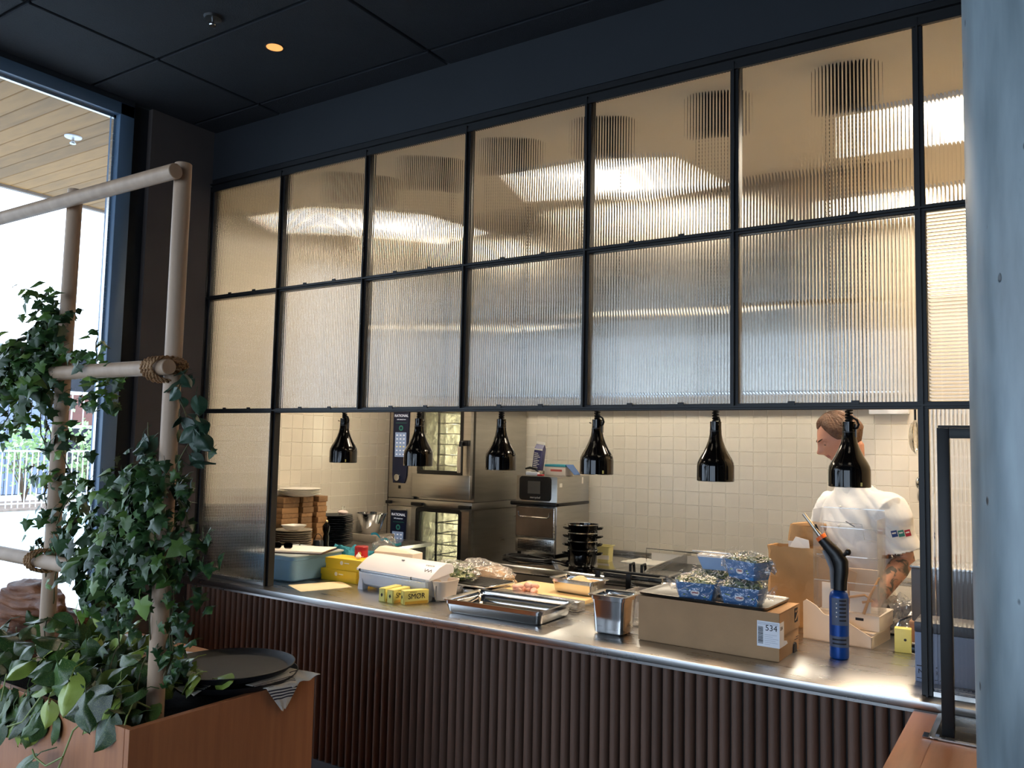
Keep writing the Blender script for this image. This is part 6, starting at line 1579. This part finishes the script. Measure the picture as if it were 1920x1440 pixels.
def place_leaf(meshes, root, p, size, r, down=.8, outc=None):
    out = Vector((r.gauss(.25, .55), r.gauss(-.75, .45), r.gauss(.35, .45)))
    if outc is not None: out += (p - outc).normalized() * .8
    tip = Vector((r.gauss(0, .6), r.gauss(-.1, .4), -down + r.gauss(0, .45)))
    o = put('leaf', r.choice(meshes), root, p - root.location)
    o.rotation_mode = 'QUATERNION'; o.rotation_quaternion = orient(out, tip); s = size * r.uniform(.7, 1.25); o.scale = (s, s, s)
    return o
def vine(root, pts, r_=.0022):
    f = MB(); f.tube([Vector(p) - root.location for p in pts], r_, 5); obj('stem', f, m_stem, root)
def ivy_plant(lab, root_at, clusters, seed, size=.036, meshes=None, stems=()):
    r = random.Random(seed)
    t = thing('ivy', lab, 'plant', root_at); k = 0
    rest = MB(); extra = []
    for (cx, cy, cz, rx, ry, rz, n, sz) in clusters:
        c = Vector((cx, cy, cz))
        for i in range(n):
            p = c + Vector((r.gauss(0, rx * .55), r.gauss(0, ry * .55), r.gauss(0, rz * .55)))
            extra.append((p, sz or size, c))
    r.shuffle(extra)
    extra.sort(key=lambda e: e[0].y)
    for i, (p, sz, c) in enumerate(extra):
        if i < 300: place_leaf(meshes or IV, t, p, sz, r, outc=c)
        else:
            me = r.choice(meshes or IV); q = orient(Vector((r.gauss(.2, .6), r.gauss(-.7, .5), r.gauss(.3, .5))), Vector((r.gauss(0, .6), 0, -1)))
            M = Matrix.Translation(p - t.location) @ q.to_matrix().to_4x4() @ Matrix.Scale(sz * r.uniform(.7, 1.2), 4)
            n0 = len(rest.bm.verts); rest.bm.from_mesh(me); rest.bm.verts.ensure_lookup_table(); bmesh.ops.transform(rest.bm, matrix=M, verts=rest.bm.verts[n0:])
    if len(extra) > 300:
        o = obj('leaves', rest, (meshes or IV)[0].materials[0], t, smooth=60); o['kind'] = 'stuff'
    for s in stems: vine(t, s)
    return t
def wig(x0, y0, z0, x1, y1, z1, n=16, a=.03, seed=0):
    r = random.Random(seed); ph = r.uniform(0, 6)
    return [(x0 + (x1 - x0) * i / n + a * math.sin(i * .9 + ph), y0 + (y1 - y0) * i / n + a * .6 * math.cos(i * 1.1 + ph), z0 + (z1 - z0) * i / n + a * .4 * math.sin(i * 1.7 + ph)) for i in range(n + 1)]
y = -1.45
# left post
ivy_plant('dark green ivy climbing the left trellis post up to its tuft', (P2x, PY - .03, PT - .04), [
    (.50, y - .05, 2.03, .10, .04, .14, 44, .042), (.40, y - .02, 2.16, .06, .05, .06, 14, .040), (.47, y, 2.10, .10, .07, .13, 34, .040), (.46, y, 1.99, .10, .07, .10, 34, .040), (.50, y, 1.80, .10, .06, .08, 14, .038), (.59, y, 1.67, .10, .06, .06, 22, .040), (.50, y, 1.55, .09, .06, .06, 16, .038), (.62, y, 1.50, .08, .05, .06, 16, .036),
    (.53, y, 1.40, .10, .06, .07, 16, .036), (.68, y, 1.40, .06, .05, .08, 18, .034), (.60, y, 1.28, .12, .06, .05, 18, .036), (.45, y, 1.30, .03, .05, .04, 5, .036)], 11,
    stems=[wig(.55, y, .85, .50, y, 2.1, 26, .030, 1), wig(.56, y, .85, .66, y, 1.6, 20, .035, 2), wig(.50, y, 1.6, .38, y - .02, 2.0, 10, .02, 3)])
ivy_plant('thick dark ivy bunched along the middle rail left of the front post', (.70, RY, 1.86), [
    (.40, y - .06, 1.92, .17, .06, .10, 120, .046), (.52, y - .07, 1.89, .12, .05, .09, 80, .046), (.22, y - .05, 1.87, .16, .06, .10, 70, .046), (.72, y - .02, 1.96, .08, .05, .05, 14, .038), (.80, y - .02, 1.90, .09, .06, .06, 26, .040), (.90, y - .02, 1.89, .05, .05, .05, 12, .036), (.83, y - .02, 1.80, .10, .05, .06, 26, .038),
    (.33, y, 1.74, .13, .06, .06, 30, .040), (.18, y, 1.68, .08, .05, .06, 14, .038)], 12,
    stems=[wig(-.1, y - .02, 1.9, 1.0, y - .02, 1.9, 24, .03, 4), wig(.3, y, 1.85, .05, y, 1.60, 8, .02, 5), wig(.75, y, 1.9, .78, y, 2.0, 6, .015, 6)])
ivy_plant('large mass of mixed green ivy around the lower front post', (P1x - .10, PY - .02, PT - .04), [
    (1.17, y - .07, 1.47, .10, .04, .14, 60, .042), (1.17, y - .07, 1.25, .10, .04, .12, 60, .042), (1.03, y - .01, 1.42, .20, .12, .13, 130, .050), (1.16, y - .03, 1.32, .16, .12, .12, 110, .050), (.93, y - .01, 1.31, .17, .10, .12, 76, .054), (.98, y, 1.52, .12, .08, .08, 34, .040), (1.19, y, 1.55, .10, .07, .08, 44, .040), (.86, y, 1.20, .12, .08, .09, 40, .050),
    (1.02, y, 1.20, .12, .08, .08, 36, .050), (1.24, y + .02, 1.12, .07, .06, .16, 36, .040), (1.22, y + .02, 1.40, .08, .08, .16, 34, .040), (.94, y, 1.06, .09, .07, .06, 10, .050), (1.24, y + .01, .99, .05, .05, .06, 10, .036)], 13,
    stems=[wig(1.15, y, .84, 1.15, y, 1.6, 20, .04, 7), wig(1.0, y, .84, .95, y, 1.5, 20, .04, 8), wig(1.22, y + .02, .84, 1.26, y + .02, 1.5, 16, .03, 9)])
ivy_plant('sparse round leaved creeper twining up the front post to the rope', (P1x + .03, PY - .02, PT - .04), [
    (1.25, y + .02, 1.83, .04, .04, .05, 8, .050), (1.27, y + .02, 1.73, .04, .04, .04, 5, .055), (1.295, y + .03, 1.68, .03, .03, .05, 5, .055), (1.30, y + .03, 1.62, .02, .03, .04, 3, .055), (1.09, y, 1.64, .03, .03, .05, 5, .062), (1.11, y, 1.55, .05, .03, .05, 9, .050)], 14, meshes=RL,
    stems=[wig(1.22, y + .02, .85, 1.25, y + .02, 1.88, 24, .022, 10), wig(1.13, y, 1.4, 1.09, y, 1.72, 8, .015, 11)])
# pothos in the trough
r = random.Random(21)
ppl = thing('pothos', 'broad leaved variegated pothos filling the planter trough and trailing over its front', 'plant', (.80, -1.45, PT - .05))
def poth(p, size, nrm=None, tip=None, m_=None):
    out = nrm or Vector((r.gauss(.2, .4), r.gauss(-.5, .4), r.gauss(.8, .3))); tp = tip or Vector((r.gauss(.1, .7), r.gauss(-.5, .5), -.35 + r.gauss(0, .35)))
    o = put('leaf', r.choice(PO), ppl, Vector(p) - ppl.location); o.rotation_mode = 'QUATERNION'; o.rotation_quaternion = orient(out, tp); o.scale = (size,) * 3
for k in range(210):
    x = r.uniform(.18, 1.24) if k > 60 else r.uniform(.5, 1.2); yy = r.uniform(-1.60, -1.22); hgt = max(0, 1 - abs(x - .65) / .75)
    poth((x, yy, PT + .01 + r.uniform(0, .16) * hgt + r.uniform(-.01, .05)), r.uniform(.055, .095) * (.85 if x > 1.1 else 1))
for k in range(46):
    x = r.uniform(.25, .98); poth((x, -1.605 - r.uniform(0, .03), PT - r.uniform(-.03, .09)), r.uniform(.05, .09), Vector((r.gauss(.2, .3), -1, r.gauss(.4, .3))), Vector((r.gauss(0, .5), -.1, -1)))
# pick of the large light leaves
for p, s, n_, t_ in (((.93, -1.60, PT + .115), .13, (.25, -1, .35), (.55, -.1, -.9)), ((1.18, -1.60, PT + .075), .13, (.35, -.9, .6), (-.85, -.2, -.7)), ((1.22, -1.60, PT + .02), .10, (.3, -1, .4), (-.3, 0, -1)), ((1.02, -1.61, PT + .10), .11, (0, -.8, .8), (.3, -.3, -.6)), ((.62, -1.62, PT - .01), .11, (.2, -1, .6), (.3, -.2, -1)), ((.80, -1.63, PT - .02), .10, (-.2, -1, .5), (-.1, -.2, -1)), ((1.12, -1.62, PT - .05 + .12), .10, (.2, -.7, .9), (.5, -.4, -.3)), ((.96, -1.68, PT - .135), .12, (.1, -1, .7), (-.75, -.4, -.9)), ((.93, -1.70, PT - .23), .09, (.1, -1, .5), (-.7, -.3, -.9)), ((.74, -1.66, PT - .085), .085, (.1, -1, .6), (-.6, -.3, -.8))):
    poth(p, s, Vector(n_), Vector(t_))
for s in ([(1.10, -1.50, PT), (1.13, -1.58, PT + .03), (1.10, -1.64, PT - .03), (1.08, -1.66, PT - .12), (1.05, -1.67, PT - .2), (1.0, -1.67, PT - .26), (.95, -1.68, PT - .24)], [(1.09, -1.66, PT - .10), (1.04, -1.68, PT - .13), (.98, -1.68, PT - .12), (.96, -1.68, PT - .10)],
          [(.85, -1.45, PT), (.86, -1.60, PT + .03), (.82, -1.64, PT - .06), (.77, -1.66, PT - .08)], [(.6, -1.45, PT), (.62, -1.60, PT + .04), (.66, -1.63, PT - .03)], [(1.2, -1.45, PT), (1.22, -1.53, PT + .05), (1.25, -1.57, PT + .02), (1.255, -1.58, PT - .005)]):
    f = MB(); f.tube([Vector(p) - ppl.location for p in s], .0028, 6); obj('stem', f, mat('green_stem', '#8a9a58', .5, var=.1) if 'green_stem' not in MATS else MATS['green_stem'], ppl)
print('objects', len(bpy.data.objects), 'tris', sum(len(o.data.polygons) for o in bpy.data.objects if o.type == 'MESH'))
